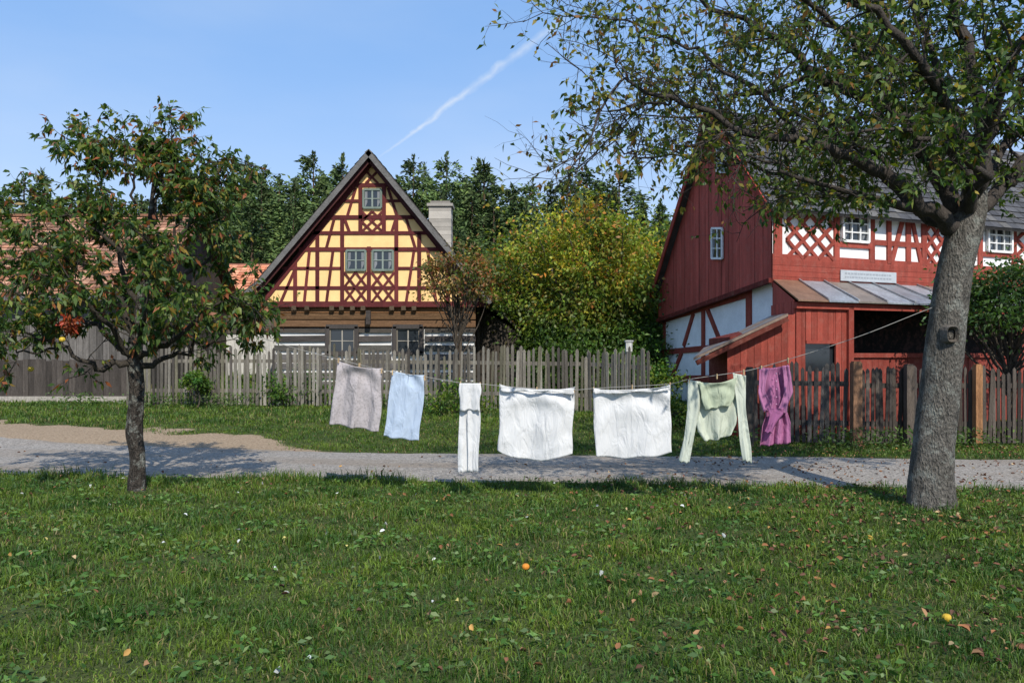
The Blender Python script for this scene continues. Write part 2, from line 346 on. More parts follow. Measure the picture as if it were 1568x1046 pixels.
def grow(polys,lp,p,d,Ln,r,lvl,o):
    n=4 if lvl<o['max'] else 3;pts=[p];ds=[]
    for i in range(n):
        d=nrm(d+R.normal(size=3)*o['jit']+np.array([0,0,o['up']]));p=p+d*Ln/n;pts.append(p);ds.append(d)
    if o.get('zmin') is not None and pts[-1][2]<o['zmin']: return
    polys.append((np.array(pts),np.linspace(r,r*.4,n+1),4 if lvl>=o['max']-1 else 6))
    if lvl<o['max']:
        for c in range(o['k'][lvl]):
            t=R.uniform(.2,1.0)*n;i=min(int(t),n-1);q=pts[i]+(pts[i+1]-pts[i])*(t-i)
            grow(polys,lp,q,nrm(ds[i]*.8+R.normal(size=3)*o['spread']),Ln*R.uniform(.4,.75),r*.5,lvl+1,o)
    if lvl>=o['max']-1:
        m_=o['nl'] if lvl==o['max'] else o['nl']//3
        for c in range(m_):
            t=R.uniform(.15,1.05)*n;i=min(int(t),n-1);lp.append((pts[i]+(pts[i+1]-pts[i])*(t-i),ds[i]))
def buildtree(name,trunk,limbs,o,barkcol,colf,lsz,keep=None,side_n=10,subL=1.2,start=.25,trunkn=20,tn=.03,dro=.5,bc=None):
    root=empty(name);polys=[];lp=[];bc=bc or barkcol
    for T in trunk:
        pts=cat(np.array([t[:3] for t in T]),14);rad=cat(np.array([[t[3]] for t in T]),14)[:,0]
        V,Q=tube(pts,rad,trunkn,tn);npmesh(name+'_trunk',V,Q,M_bark,np.tile(barkcol,(len(V),1)),root,True)
    for Lb in limbs:
        raw=np.array([t[:3] for t in Lb]);raw=raw.copy();
        pts=cat(raw,5);pts[1:-1]+=R.normal(size=pts[1:-1].shape)*.03;rad=cat(np.array([[t[3]] for t in Lb]),5)[:,0]
        polys.append((pts,rad,10));n=len(pts)
        ln=np.linalg.norm(np.diff(pts,axis=0),axis=1).sum()
        for c in range(max(3,int(side_n*ln))):
            t=(start+(1-start)*R.random()**.9)*(n-1.01);i=int(t);tg=nrm(pts[i+1]-pts[i])
            q=pts[i]+(pts[i+1]-pts[i])*(t-i)
            grow(polys,lp,q,nrm(tg*.6+R.normal(size=3)*.6+np.array([0,0,.15])),subL*R.uniform(.5,1.15),max(rad[i]*.28,.007),0,o)
        grow(polys,lp,pts[-1],nrm(pts[-1]-pts[-2]),subL,rad[-1],0,o)
    Vs=[];Qs=[];off=0
    for pts,rad,ns in polys:
        V,Q=tube(pts,rad,ns);Vs.append(V);Qs.append(Q+off);off+=len(V)
    V=np.concatenate(Vs);npmesh(name+'_branches',V,np.concatenate(Qs),M_twig,np.tile(np.array(bc),(len(V),1)),root,True)
    C=np.array([a for a,_ in lp]);D=np.array([b for _,b in lp])
    if keep is not None: k=keep(C);C=C[k];D=D[k]
    n=len(C);D=nrm(D*.5+R.normal(size=(n,3))*.6+np.array([0,0,-dro]))
    V,Q,c=leaves(C,D,R.uniform(.6,1.25,n)*lsz[0],R.uniform(.7,1.2,n)*lsz[1],colf(C,n))
    npmesh(name+'_foliage',V,Q,M_leaf,c,root)
    return root
def Lp(l): return [tuple(P(a,b_,d))+(r,) for a,b_,d,r in l]
# big apple tree
D0=8.64
tr=[Lp([(1428,796,D0,.30),(1426,772,D0,.255),(1425,735,D0,.225),(1430,680,D0,.21),(1440,600,D0,.2),(1450,500,D0,.19),(1463,410,D0,.175),(1478,350,D0,.175),(1490,310,D0,.14),(1496,250,8.7,.09)])]
lim=[Lp(l) for l in [
 [(1475,352,D0,.10),(1415,318,8.4,.08),(1340,258,8.1,.065),(1240,220,7.9,.045),(1130,195,7.8,.032),(1030,150,7.7,.022),(950,125,7.7,.014)],
 [(1482,330,D0,.10),(1405,225,8.8,.08),(1368,170,8.9,.065),(1250,115,9.0,.05),(1195,60,9.0,.038),(1090,10,9.1,.026),(960,-50,9.2,.015)],
 [(1470,362,D0,.07),(1390,318,9.0,.05),(1290,298,9.3,.035),(1190,270,9.6,.025),(1090,240,9.8,.014)],
 [(1492,300,8.7,.10),(1505,200,8.7,.08),(1480,60,8.6,.06),(1430,-100,8.6,.045),(1400,-230,8.6,.03)],
 [(1488,335,D0,.09),(1550,270,8.6,.07),(1640,150,8.6,.05),(1760,40,8.6,.03)],
 [(1485,320,8.5,.07),(1440,150,7.7,.05),(1340,20,7.3,.035),(1210,-60,7.0,.02)],
 [(1490,320,8.7,.07),(1480,200,9.6,.05),(1380,100,10.4,.04),(1250,30,10.9,.025)],
 [(1490,300,8.5,.07),(1540,120,7.6,.05),(1600,-20,7.0,.035),(1640,-150,6.6,.02)],
 [(1495,300,8.7,.06),(1560,200,9.6,.045),(1650,130,10.4,.03)],
 [(1370,172,8.9,.04),(1300,60,8.6,.03),(1180,-30,8.3,.024),(1010,-60,8.2,.016)],
 [(1405,318,8.4,.04),(1330,300,8.0,.03),(1240,275,7.8,.022),(1150,240,7.7,.012)],
 [(1497,260,8.7,.05),(1440,130,8.9,.04),(1410,30,9.1,.03),(1340,-60,9.2,.02)],
 [(1497,260,8.7,.05),(1555,150,8.9,.04),(1590,40,9.0,.03),(1600,-60,9.0,.02)],
 [(1240,220,7.9,.03),(1150,130,8.2,.022),(1050,70,8.3,.016),(930,30,8.4,.010)],
 [(1130,195,7.8,.024),(1060,225,7.9,.016),(985,235,8.0,.010),(930,215,8.0,.008)],
 [(1030,150,7.7,.016),(975,165,7.8,.012),(930,165,7.9,.008)],
 [(1480,330,8.6,.05),(1500,270,8.0,.04),(1450,220,7.6,.03),(1380,200,7.4,.02)],
 [(1540,280,8.6,.05),(1580,270,8.9,.035),(1640,270,9.0,.02)],
 [(1250,115,9.0,.03),(1150,150,9.3,.022),(1060,180,9.4,.014)],
 [(1368,170,8.9,.04),(1300,190,9.2,.03),(1220,180,9.4,.02),(1150,190,9.6,.012)],
 [(1390,318,9.0,.04),(1340,240,9.5,.03),(1270,220,9.9,.018)],
]]
def colbig(C,n):
    t=palette(n,[(.045,.09,.018),(.08,.13,.022),(.15,.18,.028),(.26,.20,.03),(.18,.085,.025)],[4,4,2.2,.7,.4]);
    y_=palette(n,[(.13,.15,.028),(.24,.19,.03),(.19,.09,.028)],[3.2,2,1.1]);k=R.random(n)<.5*sm((3.8-C[:,0])/2.5);t[k]=y_[k]
    return t
def keepbig(C):
    pr=.36+.58*sm((C[:,0]-2.0)/2.4)
    pr=pr*np.clip(.85+.8*wob(C[:,0]*1.3,C[:,2]*1.6+C[:,1],1.5,1),.15,1)
    pr=np.where(C[:,2]<3.05,pr*.15,pr)
    return (R.random(len(C))<pr)&(np.abs(C[:,0])<8.5)
buildtree('apple_tree',tr,lim,dict(max=2,jit=.22,up=.01,spread=.62,k=[5,4],nl=9,zmin=2.75),(.125,.115,.10),colbig,(.082,.041),keepbig,side_n=5.0,subL=.95,start=.28,trunkn=40,tn=.02,bc=(.055,.046,.04))
mb=MB();kc=P(1457,512,D0-.215)
r0=.065
an=np.linspace(0,2*math.pi,20,endpoint=False)
rings=[[kc+np.array([r0*sx*math.cos(a),o_,r0*sz_*math.sin(a)+.01*math.sin(3*a)]) for a in an] for sx,sz_,o_ in((.35,.6,.06),(.62,1.0,.0),(.95,1.4,-.035),(1.35,1.85,.07))]
mb.poly(rings[0],(.006,.005,.004))
for q0,q1,cc in((rings[0],rings[1],(.01,.008,.006)),(rings[1],rings[2],(.10,.085,.07)),(rings[2],rings[3],(.13,.115,.1))):
    for i in range(20): mb.poly([q0[i],q0[(i+1)%20],q1[(i+1)%20],q1[i]],cc)
ko=mb.obj('knot_hollow',M_twig,smooth=True);ko.parent=bpy.data.objects['apple_tree']
# small pear tree left
DL=9.8
tr=[Lp([(211,765,DL,.13),(210,745,DL,.105),(211,700,DL,.09),(206,660,DL,.095),(209,600,DL,.088),(206,545,DL,.085),(215,470,DL,.06),(225,380,DL,.035),(235,280,DL,.018)])]
def LL(l): return Lp([(a,b_,DL+d,r*.85) for a,b_,d,r in l])
lim=[LL([(207,560,0,.055),(150,560,-.3,.035),(90,530,-.5,.025),(40,510,-.6,.014)]),
 LL([(207,550,0,.055),(150,500,.3,.04),(70,470,.5,.03),(10,440,.6,.015)]),
 LL([(210,520,0,.05),(160,430,-.2,.035),(90,390,-.4,.025),(45,370,-.4,.014)]),
 LL([(213,480,0,.045),(180,380,.3,.03),(160,290,.4,.02),(150,255,.4,.012)]),
 LL([(225,380,0,.03),(205,300,-.2,.02),(212,245,-.2,.012)]),
 LL([(228,350,0,.03),(250,270,.1,.02),(262,225,.1,.010)]),
 LL([(215,470,0,.04),(270,380,-.3,.03),(305,290,-.3,.02),(318,250,-.3,.01)]),
 LL([(209,530,0,.05),(260,470,.3,.035),(310,400,.4,.025),(335,350,.4,.012)]),
 LL([(208,550,0,.05),(265,520,-.4,.035),(320,480,-.5,.025),(355,455,-.5,.012)]),
 LL([(207,560,0,.05),(265,545,.2,.035),(325,520,.2,.022),(365,495,.1,.012)]),
 LL([(207,550,0,.045),(220,480,-.8,.03),(240,400,-1.2,.015)]),
 LL([(207,550,0,.045),(190,480,.8,.03),(200,400,1.2,.015)]),
 LL([(220,420,0,.035),(270,350,.3,.022),(290,300,.3,.012)]),
 LL([(220,420,0,.035),(150,360,-.3,.022),(100,330,-.3,.012)]),
 LL([(207,545,0,.045),(140,470,-.7,.03),(100,430,-1.0,.015)]),
 LL([(90,530,-.5,.02),(40,540,-.5,.014),(5,530,-.5,.01)])]
def colsm(C,n):
    c=palette(n,[(.04,.085,.018),(.075,.125,.024),(.14,.175,.03),(.30,.20,.04),(.28,.09,.035),(.13,.055,.03)],[5,4.5,2.4,.9,.9,.7])
    red=(np.linalg.norm(C-P(125,495,9.3),axis=1)<.25);c[red]=palette(red.sum(),[(.45,.06,.025),(.32,.08,.03)],[1,1]) if red.sum() else c[red]
    return c
def keepsm(C):
    pr=np.clip(.72+1.0*wob(C[:,0]*1.5,C[:,2]*1.7+C[:,1]*1.2,2.4,2),.1,1)
    pr=np.where(C[:,2]<1.5,pr*.35,pr)
    pr=pr*np.where(C[:,0]>-2.95,np.where(C[:,2]>1.9,.35,.7),1)
    return R.random(len(C))<pr
buildtree('pear_tree',tr,lim,dict(max=2,jit=.2,up=.0,spread=.6,k=[4,4],nl=11,zmin=1.25),(.05,.042,.035),colsm,(.10,.042),keepsm,side_n=5.2,subL=.55,start=.3,trunkn=24,tn=.045,dro=.7,bc=(.045,.038,.03))
mb=MB()
for px,py,dd in((20,356,9.3),(47,565,9.3),(150,445,9.2),(95,520,9.1)): sphere(mb,P(px,py,dd),.035,(.6,.42,.05),8)
o_=mb.obj('pears',M_misc,smooth=True);o_.parent=bpy.data.objects['pear_tree']
# generic round tree
def roundtree(name,c,rx,rz,z0,n_l,cols,ws,lsz,trunk_r=.12,clump=40,colf=None,csz=.23,low=.35):
    root=empty(name);c=np.array(c,float);g=float(gz(c[0],c[1]))
    V,Q=tube(cat([[c[0],c[1],g-.1],[c[0]+.1,c[1],g+(c[2]-g)*.5],c],5),np.linspace(trunk_r,trunk_r*.5,11),8,.03)
    Vs=[V];Qs=[Q];off=len(V);Cl=[]
    for i in range(clump):
        d=nrm(R.normal(size=3));d[2]=abs(d[2])*(1+low)-low if low<.9 else d[2];d=nrm(d);rr=R.uniform(.5,1.08)
        q=c+d*np.array([rx,rx,rz])*rr
        if q[2]<g+z0: q[2]=g+z0+R.uniform(0,.6)
        Cl.append(q);p0=np.array([c[0],c[1],g+(c[2]-g)*R.uniform(.3,.9)])
        V,Q=tube(cat([p0,(p0+q)/2+R.normal(size=3)*.12*rx,q],3),np.linspace(trunk_r*.35,.01,7),5);Vs.append(V);Qs.append(Q+off);off+=len(V)
    V=np.concatenate(Vs);npmesh(name+'_wood',V,np.concatenate(Qs),M_twig,np.tile((.08,.065,.05),(len(V),1)),root,True)
    Cl=np.array(Cl);i=R.integers(0,clump,n_l);sz=R.uniform(.5,1.4,clump)[i][:,None]*rx*csz
    off_=R.normal(size=(n_l,3));C=Cl[i]+off_*sz*np.array([1,1,.75])
    k=C[:,2]>g+.1;C=C[k];off_=off_[k];i=i[k];n_l=len(C)
    D=nrm(R.normal(size=(n_l,3))+np.array([0,0,-.4])+nrm(C-c)*.6)
    col=colf(C,n_l) if colf else palette(n_l,cols,ws)
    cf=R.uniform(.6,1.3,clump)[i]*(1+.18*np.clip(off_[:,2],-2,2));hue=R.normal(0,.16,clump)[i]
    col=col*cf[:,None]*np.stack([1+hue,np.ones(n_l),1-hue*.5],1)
    V,Q,cc=leaves(C,D,R.uniform(.6,1.3,n_l)*lsz,R.uniform(.35,.6,n_l)*lsz,np.clip(col,.003,.6));npmesh(name+'_foliage',V,Q,M_leaf,cc,root);return root
def colmaple(C,n):
    t=sm((C[:,2]-1.9)/2.7+.4*wob(C[:,0],C[:,2],1.3,3))[:,None]
    a=palette(n,[(.045,.09,.015),(.085,.15,.02)],[1,1]);b_=palette(n,[(.28,.28,.03),(.16,.22,.025),(.42,.20,.04)],[3,3.2,.9])
    return a*(1-t)+b_*t
roundtree('autumn_tree',P(905,455,25),2.65,2.7,.5,36000,None,None,.15,.16,clump=130,colf=colmaple,csz=.155,low=1)
roundtree('autumn_tree.001',P(800,465,29),2.3,2.3,.5,12000,[(.05,.09,.02),(.11,.15,.02),(.25,.13,.04)],[3,2,.8],.18,.14,clump=60,low=1)
roundtree('autumn_tree.002',P(1010,460,28),2.0,2.6,.5,12000,[(.06,.11,.02),(.20,.21,.03)],[2,2],.18,.14,clump=60,low=1)
roundtree('plum_tree',P(700,435,22.5),1.0,1.05,1.0,3000,[(.13,.10,.03),(.26,.10,.04),(.10,.13,.02),(.26,.17,.04)],[3,2,2.5,1],.12,.06,clump=46,csz=.2)
roundtree('cherry_tree',P(1545,480,15.2),1.15,.9,.9,9000,[(.035,.075,.018),(.055,.10,.022)],[1,1],.10,.07,clump=60,csz=.18)
roundtree('shrub',P(300,595,19.8),.32,.45,.1,1500,[(.05,.11,.02),(.09,.16,.02)],[1,1],.08,.02,clump=14)
roundtree('shrub.001',P(460,600,20.9),1.0,.45,.1,2500,[(.06,.13,.02),(.12,.19,.03)],[1,1],.10,.02,clump=24)
roundtree('shrub.002',P(985,590,20),.9,.6,.1,3000,[(.05,.11,.015),(.12,.17,.02)],[1,1],.10,.02,clump=24)
roundtree('shrub.003',P(690,630,18.9),.8,.28,.05,1800,[(.05,.11,.015),(.10,.16,.02)],[1,1],.09,.02,clump=20)
roundtree('shrub.004',P(1025,640,16.6),.6,.35,.05,1500,[(.05,.11,.015),(.09,.15,.02)],[1,1],.08,.02,clump=20)
roundtree('hedge',P(900,560,23.2),1.9,.9,.1,7000,[(.04,.08,.015),(.07,.13,.02)],[1,1],.12,.03,clump=50,low=1)
roundtree('hedge.001',P(990,540,23.4),1.2,1.1,.1,4500,[(.04,.08,.015),(.08,.14,.02)],[1,1],.12,.03,clump=36,low=1)
n=9000;x=R.uniform(-12,9,n);y=np.where(x<3.2,19.6+.06*np.abs(x),14.1)+R.normal(0,.22,n);k=wob(x,y*.2,1.2,3)+R.normal(0,.2,n)>-.1;x=x[k];y=y[k];n=len(x)
C=np.stack([x,y,gz(x,y)+R.random(n)**1.8*.35],1);D=R.normal(size=(n,3));D[:,2]=abs(D[:,2])
V,Q,c=leaves(C,D,R.uniform(.05,.11,n),R.uniform(.02,.045,n),palette(n,[(.05,.11,.02),(.10,.16,.03),(.08,.12,.04)],[1,1,1]));npmesh('fence_weeds',V,Q,M_grass,c)
# forest
forest=empty('distant_forest')
def conifer(kind,H):
    Cs=[];Ds=[]
    z=H*.18
    while z<H-.2:
        f=(z-H*.18)/(H*.82)
        if kind==0: rad=(1-f)**.8*H*.13+.12
        else: rad=H*.135*math.sqrt(max(0,1-(1.3*f-.3)**2.))*R.uniform(.5,1.3)+.15
        nb=int(5+rad*4)
        for b_ in range(nb):
            if kind and R.random()<.28: continue
            a=R.uniform(0,6.28);ln=rad*R.uniform(.5,1.2);m_=int(7+ln*22);t=R.random(m_)**.65
            q=np.stack([np.cos(a)*t*ln,np.sin(a)*t*ln,z+(-.35*t+.3*t*t)*ln*(1 if kind==0 else -.7)],1)+R.normal(size=(m_,3))*(.07+.07*kind)
            Cs.append(q);Ds.append(np.tile([math.cos(a),math.sin(a),.2 if kind else -.15],(m_,1))+R.normal(size=(m_,3))*.45)
        z+=R.uniform(.3,.5)*(1.5 if kind else 1.05)
    for q_ in range(3): Cs.append(np.stack([R.normal(0,.05+.08*q_,20),R.normal(0,.05+.08*q_,20),H+.3-.4*q_-R.random(20)*.6],1));Ds.append(np.tile([0,0,1.],(20,1))+R.normal(size=(20,3))*(.3+.3*q_))
    C=np.concatenate(Cs);D=np.concatenate(Ds);n=len(C)
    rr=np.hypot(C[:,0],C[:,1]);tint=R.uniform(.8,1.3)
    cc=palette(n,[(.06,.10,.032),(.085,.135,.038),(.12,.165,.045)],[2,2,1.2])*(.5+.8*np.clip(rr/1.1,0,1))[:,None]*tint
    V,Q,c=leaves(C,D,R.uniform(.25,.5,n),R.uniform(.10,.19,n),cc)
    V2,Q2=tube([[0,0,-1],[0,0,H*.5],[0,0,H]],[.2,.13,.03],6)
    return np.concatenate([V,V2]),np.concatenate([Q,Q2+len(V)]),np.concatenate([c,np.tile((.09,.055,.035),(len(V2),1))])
protos=[]
for i in range(7):
    V,Q,c=conifer(0 if i in(0,3) else 1,13.0);o=npmesh('conifer',V,Q,M_needle,c,forest);protos.append(o)
def topY(px):
    return np.interp(px,[-200,0,60,110,160,330,360,410,430,460,530,560,620,660,700,730,770,810,860,930,970,1040,1200,1700],[275,288,268,278,292,248,234,252,290,248,250,272,250,228,252,222,252,262,280,262,278,294,300,290])
cnt=0
for row,(d,jit) in enumerate(((62,3),(70,3),(55,3),(47,2))):
    px=-260+row*7
    while px<1400:
        dd=d+R.uniform(-jit,jit);X=(px-CX)/F*dd;g=float(gz(X,dd))
        ty=topY(px)+(R.uniform(-14,34),R.uniform(16,46),R.uniform(22,80),R.uniform(60,120))[row]
        h=P(px,ty,dd)[2]-g
        if cnt<7: o=protos[cnt]
        else:
            o=bpy.data.objects.new('conifer',protos[R.integers(0,7)].data);link(o,forest)
        s=h/13.2;wid=max(s,.8)*R.uniform(.8,1.3);o.location=(X,dd,g);o.scale=(wid,wid,s);o.rotation_euler=(0,0,R.uniform(0,6.28));cnt+=1
        px+=R.uniform(24,56)*(58/d)
# ---------- tiled roof
def tiles(mb,p0,u,v,Lu,Lv,tu,tv,cols,var=.25,lift=.025,n=None):
    u=nrm(u);v=nrm(v)
    if n is None: n=np.cross(u,v); n=n if n[2]>0 else -n
    nu=int(Lu/tu);nv=int(Lv/tv)
    for j in range(nv):
        for i in range(nu):
            a=np.array(p0)+u*(i*tu)+v*(j*tv);c=cv(cols[random.randrange(len(cols))],var)
            l=lift*random.uniform(.7,1.3);e=.006
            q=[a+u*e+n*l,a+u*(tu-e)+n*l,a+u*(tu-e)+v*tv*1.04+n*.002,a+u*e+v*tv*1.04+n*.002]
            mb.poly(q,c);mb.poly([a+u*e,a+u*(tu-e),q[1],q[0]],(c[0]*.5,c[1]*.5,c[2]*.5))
NY=np.array([0,-1.,0])
def window(mf,mg,Pf,x0,x1,y0,y1,n,fr,nx=2,ny=2,fw=.05,off=0.0,mun=None,curtain=True,deep=.03):
    mun=mun or fr
    A=lambda x,y: np.array(Pf(x,y))
    n=nrm(n)
    mg.poly([A(x0,y1)+n*(off+.006),A(x1,y1)+n*(off+.006),A(x1,y0)+n*(off+.006),A(x0,y0)+n*(off+.006)],(0,0,0))
    for a,b_ in((A(x0,y0),A(x1,y0)),(A(x0,y1),A(x1,y1))): mf.bar(a,b_,fw,deep+.012,n,fr,off)
    for a,b_ in((A(x0,y0),A(x0,y1)),(A(x1,y0),A(x1,y1))): mf.bar(a,b_,fw,deep+.01,n,fr,off)
    for i in range(1,nx):
        x=x0+(x1-x0)*i/nx;mf.bar(A(x,y0),A(x,y1),fw*(.8 if nx%2==0 and i==nx//2 else .45),deep,n,mun,off)
    for i in range(1,ny):
        y=y0+(y1-y0)*i/ny;mf.bar(A(x0,y),A(x1,y),fw*.45,deep-.002,n,mun,off)
    if curtain:
        xa=x0+(x1-x0)*.08;xb=x0+(x1-x0)*.22
        for a_,b_ in((xa,xb),(x1-(xb-x0),x1-(xa-x0))):
            mf.poly([A(a_,y1)+n*(off+.009),A(b_,y1+(y0-y1)*.3)+n*(off+.009),A(b_,y0)+n*(off+.009),A(a_,y0)+n*(off+.009)],(.2,.21,.22))
# ---------- half timbered house
H1=empty('half_timbered_house');HD=25.0;s1=HD/F
def W(px,py,o=0): return P(px,py,HD)+np.array([0,-o,0])
RED=(.11,.022,.022);YEL=(.86,.57,.25)
mb=MB();mb.poly([W(400,467),W(742,467),W(569,244)],YEL)
mb.obj('gable_wall',M_plast,H1)
mb=MB();kk=[0]
def tb(a,b_,w_,dark=1.0):
    kk[0]+=1;mb.bar(W(*a),W(*b_),w_*.85*s1,.03+.0017*(kk[0]%9),NY,cv((RED[0]*dark,RED[1]*dark,RED[2]*dark),.25),-.004)
tb((400,466),(742,466),10);tb((414,441),(728,441),6)
tb((432,411),(522,411),5);tb((608,411),(706,411),5)
tb((458,382),(682,382),7);tb((478,357),(662,357),6);tb((498,333),(640,333),7);tb((520,308),(552,308),5);tb((586,308),(618,308),5);tb((540,284),(598,284),7)
for x,a,b_ in((486,357,466),(524,333,466),(565,378,466),(607,333,466),(642,357,466),(552,284,357),(588,284,357),(452,395,466),(686,395,466)): tb((x,a),(x,b_),7)
for a,b_ in(((430,463),(452,412)),((466,463),(474,384)),((500,463),(510,384)),((622,463),(634,384)),((655,384),(668,463)),((690,412),(712,463)),((500,380),(512,335)),((622,335),(636,380)),((532,331),(545,288)),((594,288),(608,331)),((535,355),(528,336)),((600,355),(606,336))): tb(a,b_,5)
tb((565,300),(565,250),1)
tb((569,249),(404,461),9);tb((569,249),(738,461),9)
def lattice(x0,x1,y0,y1,nx,ny,w_=3.2):
    dx=(x1-x0)/nx;dy=(y1-y0)/ny
    for i in range(nx):
        for j in range(ny):
            xa=x0+i*dx;ya=y0+j*dy;tb((xa,ya),(xa+dx,ya+dy),w_);tb((xa+dx,ya),(xa,ya+dy),w_)
lattice(527,562,417,463,2,2,4);lattice(569,604,417,463,2,2,4);lattice(554,586,324,355,2,2,4);lattice(560,579,262,281,1,1,4)
mb.obj('timber_frame',M_paint,H1)
mf=MB();mg=MB();GF=(.16,.20,.17)
for x0,x1,y0,y1 in((531,560,384,414),(571,602,384,414),(557,584,291,319)):
    window(mf,mg,lambda x,y:W(x,y,.04),x0,x1,y0,y1,NY,GF,2,2,.065,mun=(.22,.26,.23))
mb=MB();ch=MB()
lo=.18
ch.poly([W(420,600,-lo),W(726,600,-lo),W(726,503,-lo),W(420,503,-lo)],(.72,.71,.68))
ch.poly([W(420,503,-lo),W(726,503,-lo),W(726,468,-lo),W(420,468,-lo)],(.03,.02,.015))
ch.poly([W(726,600,-lo),W(726,600,-lo)+[0,7,0],W(726,455,-lo)+[0,7,0],W(726,455,-lo)],(.1,.08,.06))
ch.poly([W(420,600,-lo),W(420,600,-lo)+[0,7,0],W(420,455,-lo)+[0,7,0],W(420,455,-lo)],(.1,.08,.06))
ch.obj('wall_chinking',M_plast,H1)
lw=MB()
for i,(y,c_,w_) in enumerate([(474,(.20,.10,.045),9),(484,(.14,.08,.04),9),(495,(.17,.095,.05),10),(506,(.07,.06,.05),6),(519,(.075,.065,.06),9),(533,(.09,.085,.075),9),(547,(.12,.11,.105),9),(561,(.13,.12,.115),9),(575,(.13,.12,.11),9),(589,(.13,.12,.11),9)]):
    xs_=[418,497,548,598,650,728] if 498<y<548 else [418,728]
    for a,b_ in zip(xs_[::2],xs_[1::2]):
        q=W(a,y,-lo);e=W(b_,y+random.uniform(-1,1),-lo)
        lw.bar(q,e,w_*s1,.06+random.uniform(0,.02),NY,cv(c_,.25))
for x in (508,523,540,556,600,618,634,690,470,450): lw.box(W(x,472,-.02),.14,.12,.13,cv((.10,.07,.045)))
lw.bar(W(565,476,.06),W(565,497,.06),.14,.12,NY,(.06,.05,.045))
lw.obj('log_wall',M_log,H1)
for x0,x1 in((504,541),(607,641)):
    for a,b_ in(((x0-6,500),(x1+6,500)),((x0-6,541),(x1+6,541)),((x0-4,500),(x0-4,541)),((x1+4,500),(x1+4,541))):
        mf.bar(W(*a,-lo),W(*b_,-lo),.13,.10+.002*x0/100,NY,(.06,.052,.048))
    window(mf,mg,lambda x,y:W(x,y,-lo+.02),x0,x1,504,540,NY,(.18,.16,.13),2,2,.045,mun=(.36,.33,.28),curtain=False)
mf.obj('window_frames',M_paint,H1)
mg.obj('window_glass',M_glass,H1)
rf=MB();yb=11.0
prL=[(568,234),(402,430),(372,456)];prR=[(569,234),(736,437),(756,463)]
for pr,sg in((prL,-1),(prR,1)):
    for (a,b_) in zip(pr[:-1],pr[1:]):
        A=W(*a,.45);B=W(*b_,.45);v=B-A;ln=np.linalg.norm(v);v=v/ln;nn_=np.array([-v[2],0,v[0]]);nn_=nn_ if nn_[2]>0 else -nn_
        rf.hexa([A-nn_*.09,B-nn_*.09,B-nn_*.09+[0,yb,0],A-nn_*.09+[0,yb,0],A,B,B+[0,yb,0],A+[0,yb,0]],(.07,.065,.06))
        rf.bar(A+np.array([0,-.01,0])-nn_*.10,B+np.array([0,-.01,0])-nn_*.10,.15,.03,NY,(.13,.125,.12))
        rf.bar(A+np.array([0,.15,0])-nn_*.20,B+np.array([0,.15,0])-nn_*.20,.14,.05,NY,(.06,.02,.02))
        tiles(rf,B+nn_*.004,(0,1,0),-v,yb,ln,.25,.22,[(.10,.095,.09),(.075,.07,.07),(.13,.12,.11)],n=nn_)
rf.obj('roof',M_tile,H1)
cm=MB();c0=P(675,350,28.6)
for k_ in range(14): cm.box((c0[0],c0[1],c0[2]-1.2+k_*.142),.78+.012*(k_%2),.7+.012*(k_%2),.14,cv((.36,.335,.30),.25))
cm.box((c0[0],c0[1],c0[2]+.78),.92,.84,.10,(.30,.28,.25));cm.box((c0[0],c0[1],c0[2]+.88),.7,.62,.1,(.22,.2,.18))
cm.obj('chimney',M_plast,H1)
sh=MB()
a=P(733,458,26);b_=P(800,508,26)
sh.hexa([a,b_,b_+[0,6,0],a+[0,6,0],a+[0,0,.08],b_+[0,0,.08],b_+[0,6,.08],a+[0,6,.08]],(.1,.085,.075))
for i in range(14):
    x=728+i*5;t=(x-728)/70;sh.bar(P(x,600,26.1),P(x,463+45*t+4,26.1),.095,.03,NY,cv((.06,.05,.04),.4),random.uniform(0,.01))
sh.obj('side_shed',M_wood,H1)
# ---------- left barn with tiled roof
B1=empty('tiled_barn');mb=MB()
e0=P(-260,452,23.5);z0=e0[2];rz=P(0,332,27.5)[2];x0=e0[0]-3;x1=P(236,450,23.5)[0]
v=nrm([0,4.0,rz-z0]);Lv=math.hypot(4,rz-z0)
mb.poly([(x0,23.5,z0-.02),(x1,23.5,z0-.02),(x1,27.5,rz-.02),(x0,27.5,rz-.02)],(.08,.04,.03))
mb.poly([(x0,31.5,z0-.02),(x1,31.5,z0-.02),(x1,27.5,rz-.02),(x0,27.5,rz-.02)],(.08,.04,.03))
tiles(mb,(x0,23.5,z0),(1,0,0),v,x1-x0,Lv,.22,.2,[(.36,.17,.10),(.27,.135,.085),(.20,.11,.075),(.40,.22,.14)],.3)
mb.bar((x0,27.5,rz),(x1,27.5,rz),.22,.08,(0,0,1),(.2,.1,.06));mb.obj('roof',M_tile,B1)
mb=MB();x=x0+.3
while x<x1-.3:
    mb.bar((x,24,0),(x,24,z0+.25),.19,.03,NY,cv((.12,.11,.10),.35),random.uniform(0,.01));x+=.2
mb.poly([(x1-.35,24,0),(x1-.35,31,0),(x1-.35,31,z0),(x1-.35,27.5,rz-.1),(x1-.35,24,z0)],(.07,.06,.05))
mb.poly([(x0,24.01,0),(x1-.35,24.01,0),(x1-.35,24.01,z0),(x0,24.01,z0)],(.03,.025,.02))
mb.bar((x0,23.55,z0-.1),(x1,23.55,z0-.1),.14,.1,NY,(.12,.12,.12));mb.obj('walls',M_wood,B1)
B2=empty('tiled_cottage');mb=MB();d=30;e=P(300,466,d);x0=e[0]-2.5;x1=P(425,466,d)[0]+1.5;z0=e[2];rz=P(0,403,33)[2]
v=nrm([0,3.0,rz-z0]);Lv=math.hypot(3,rz-z0)
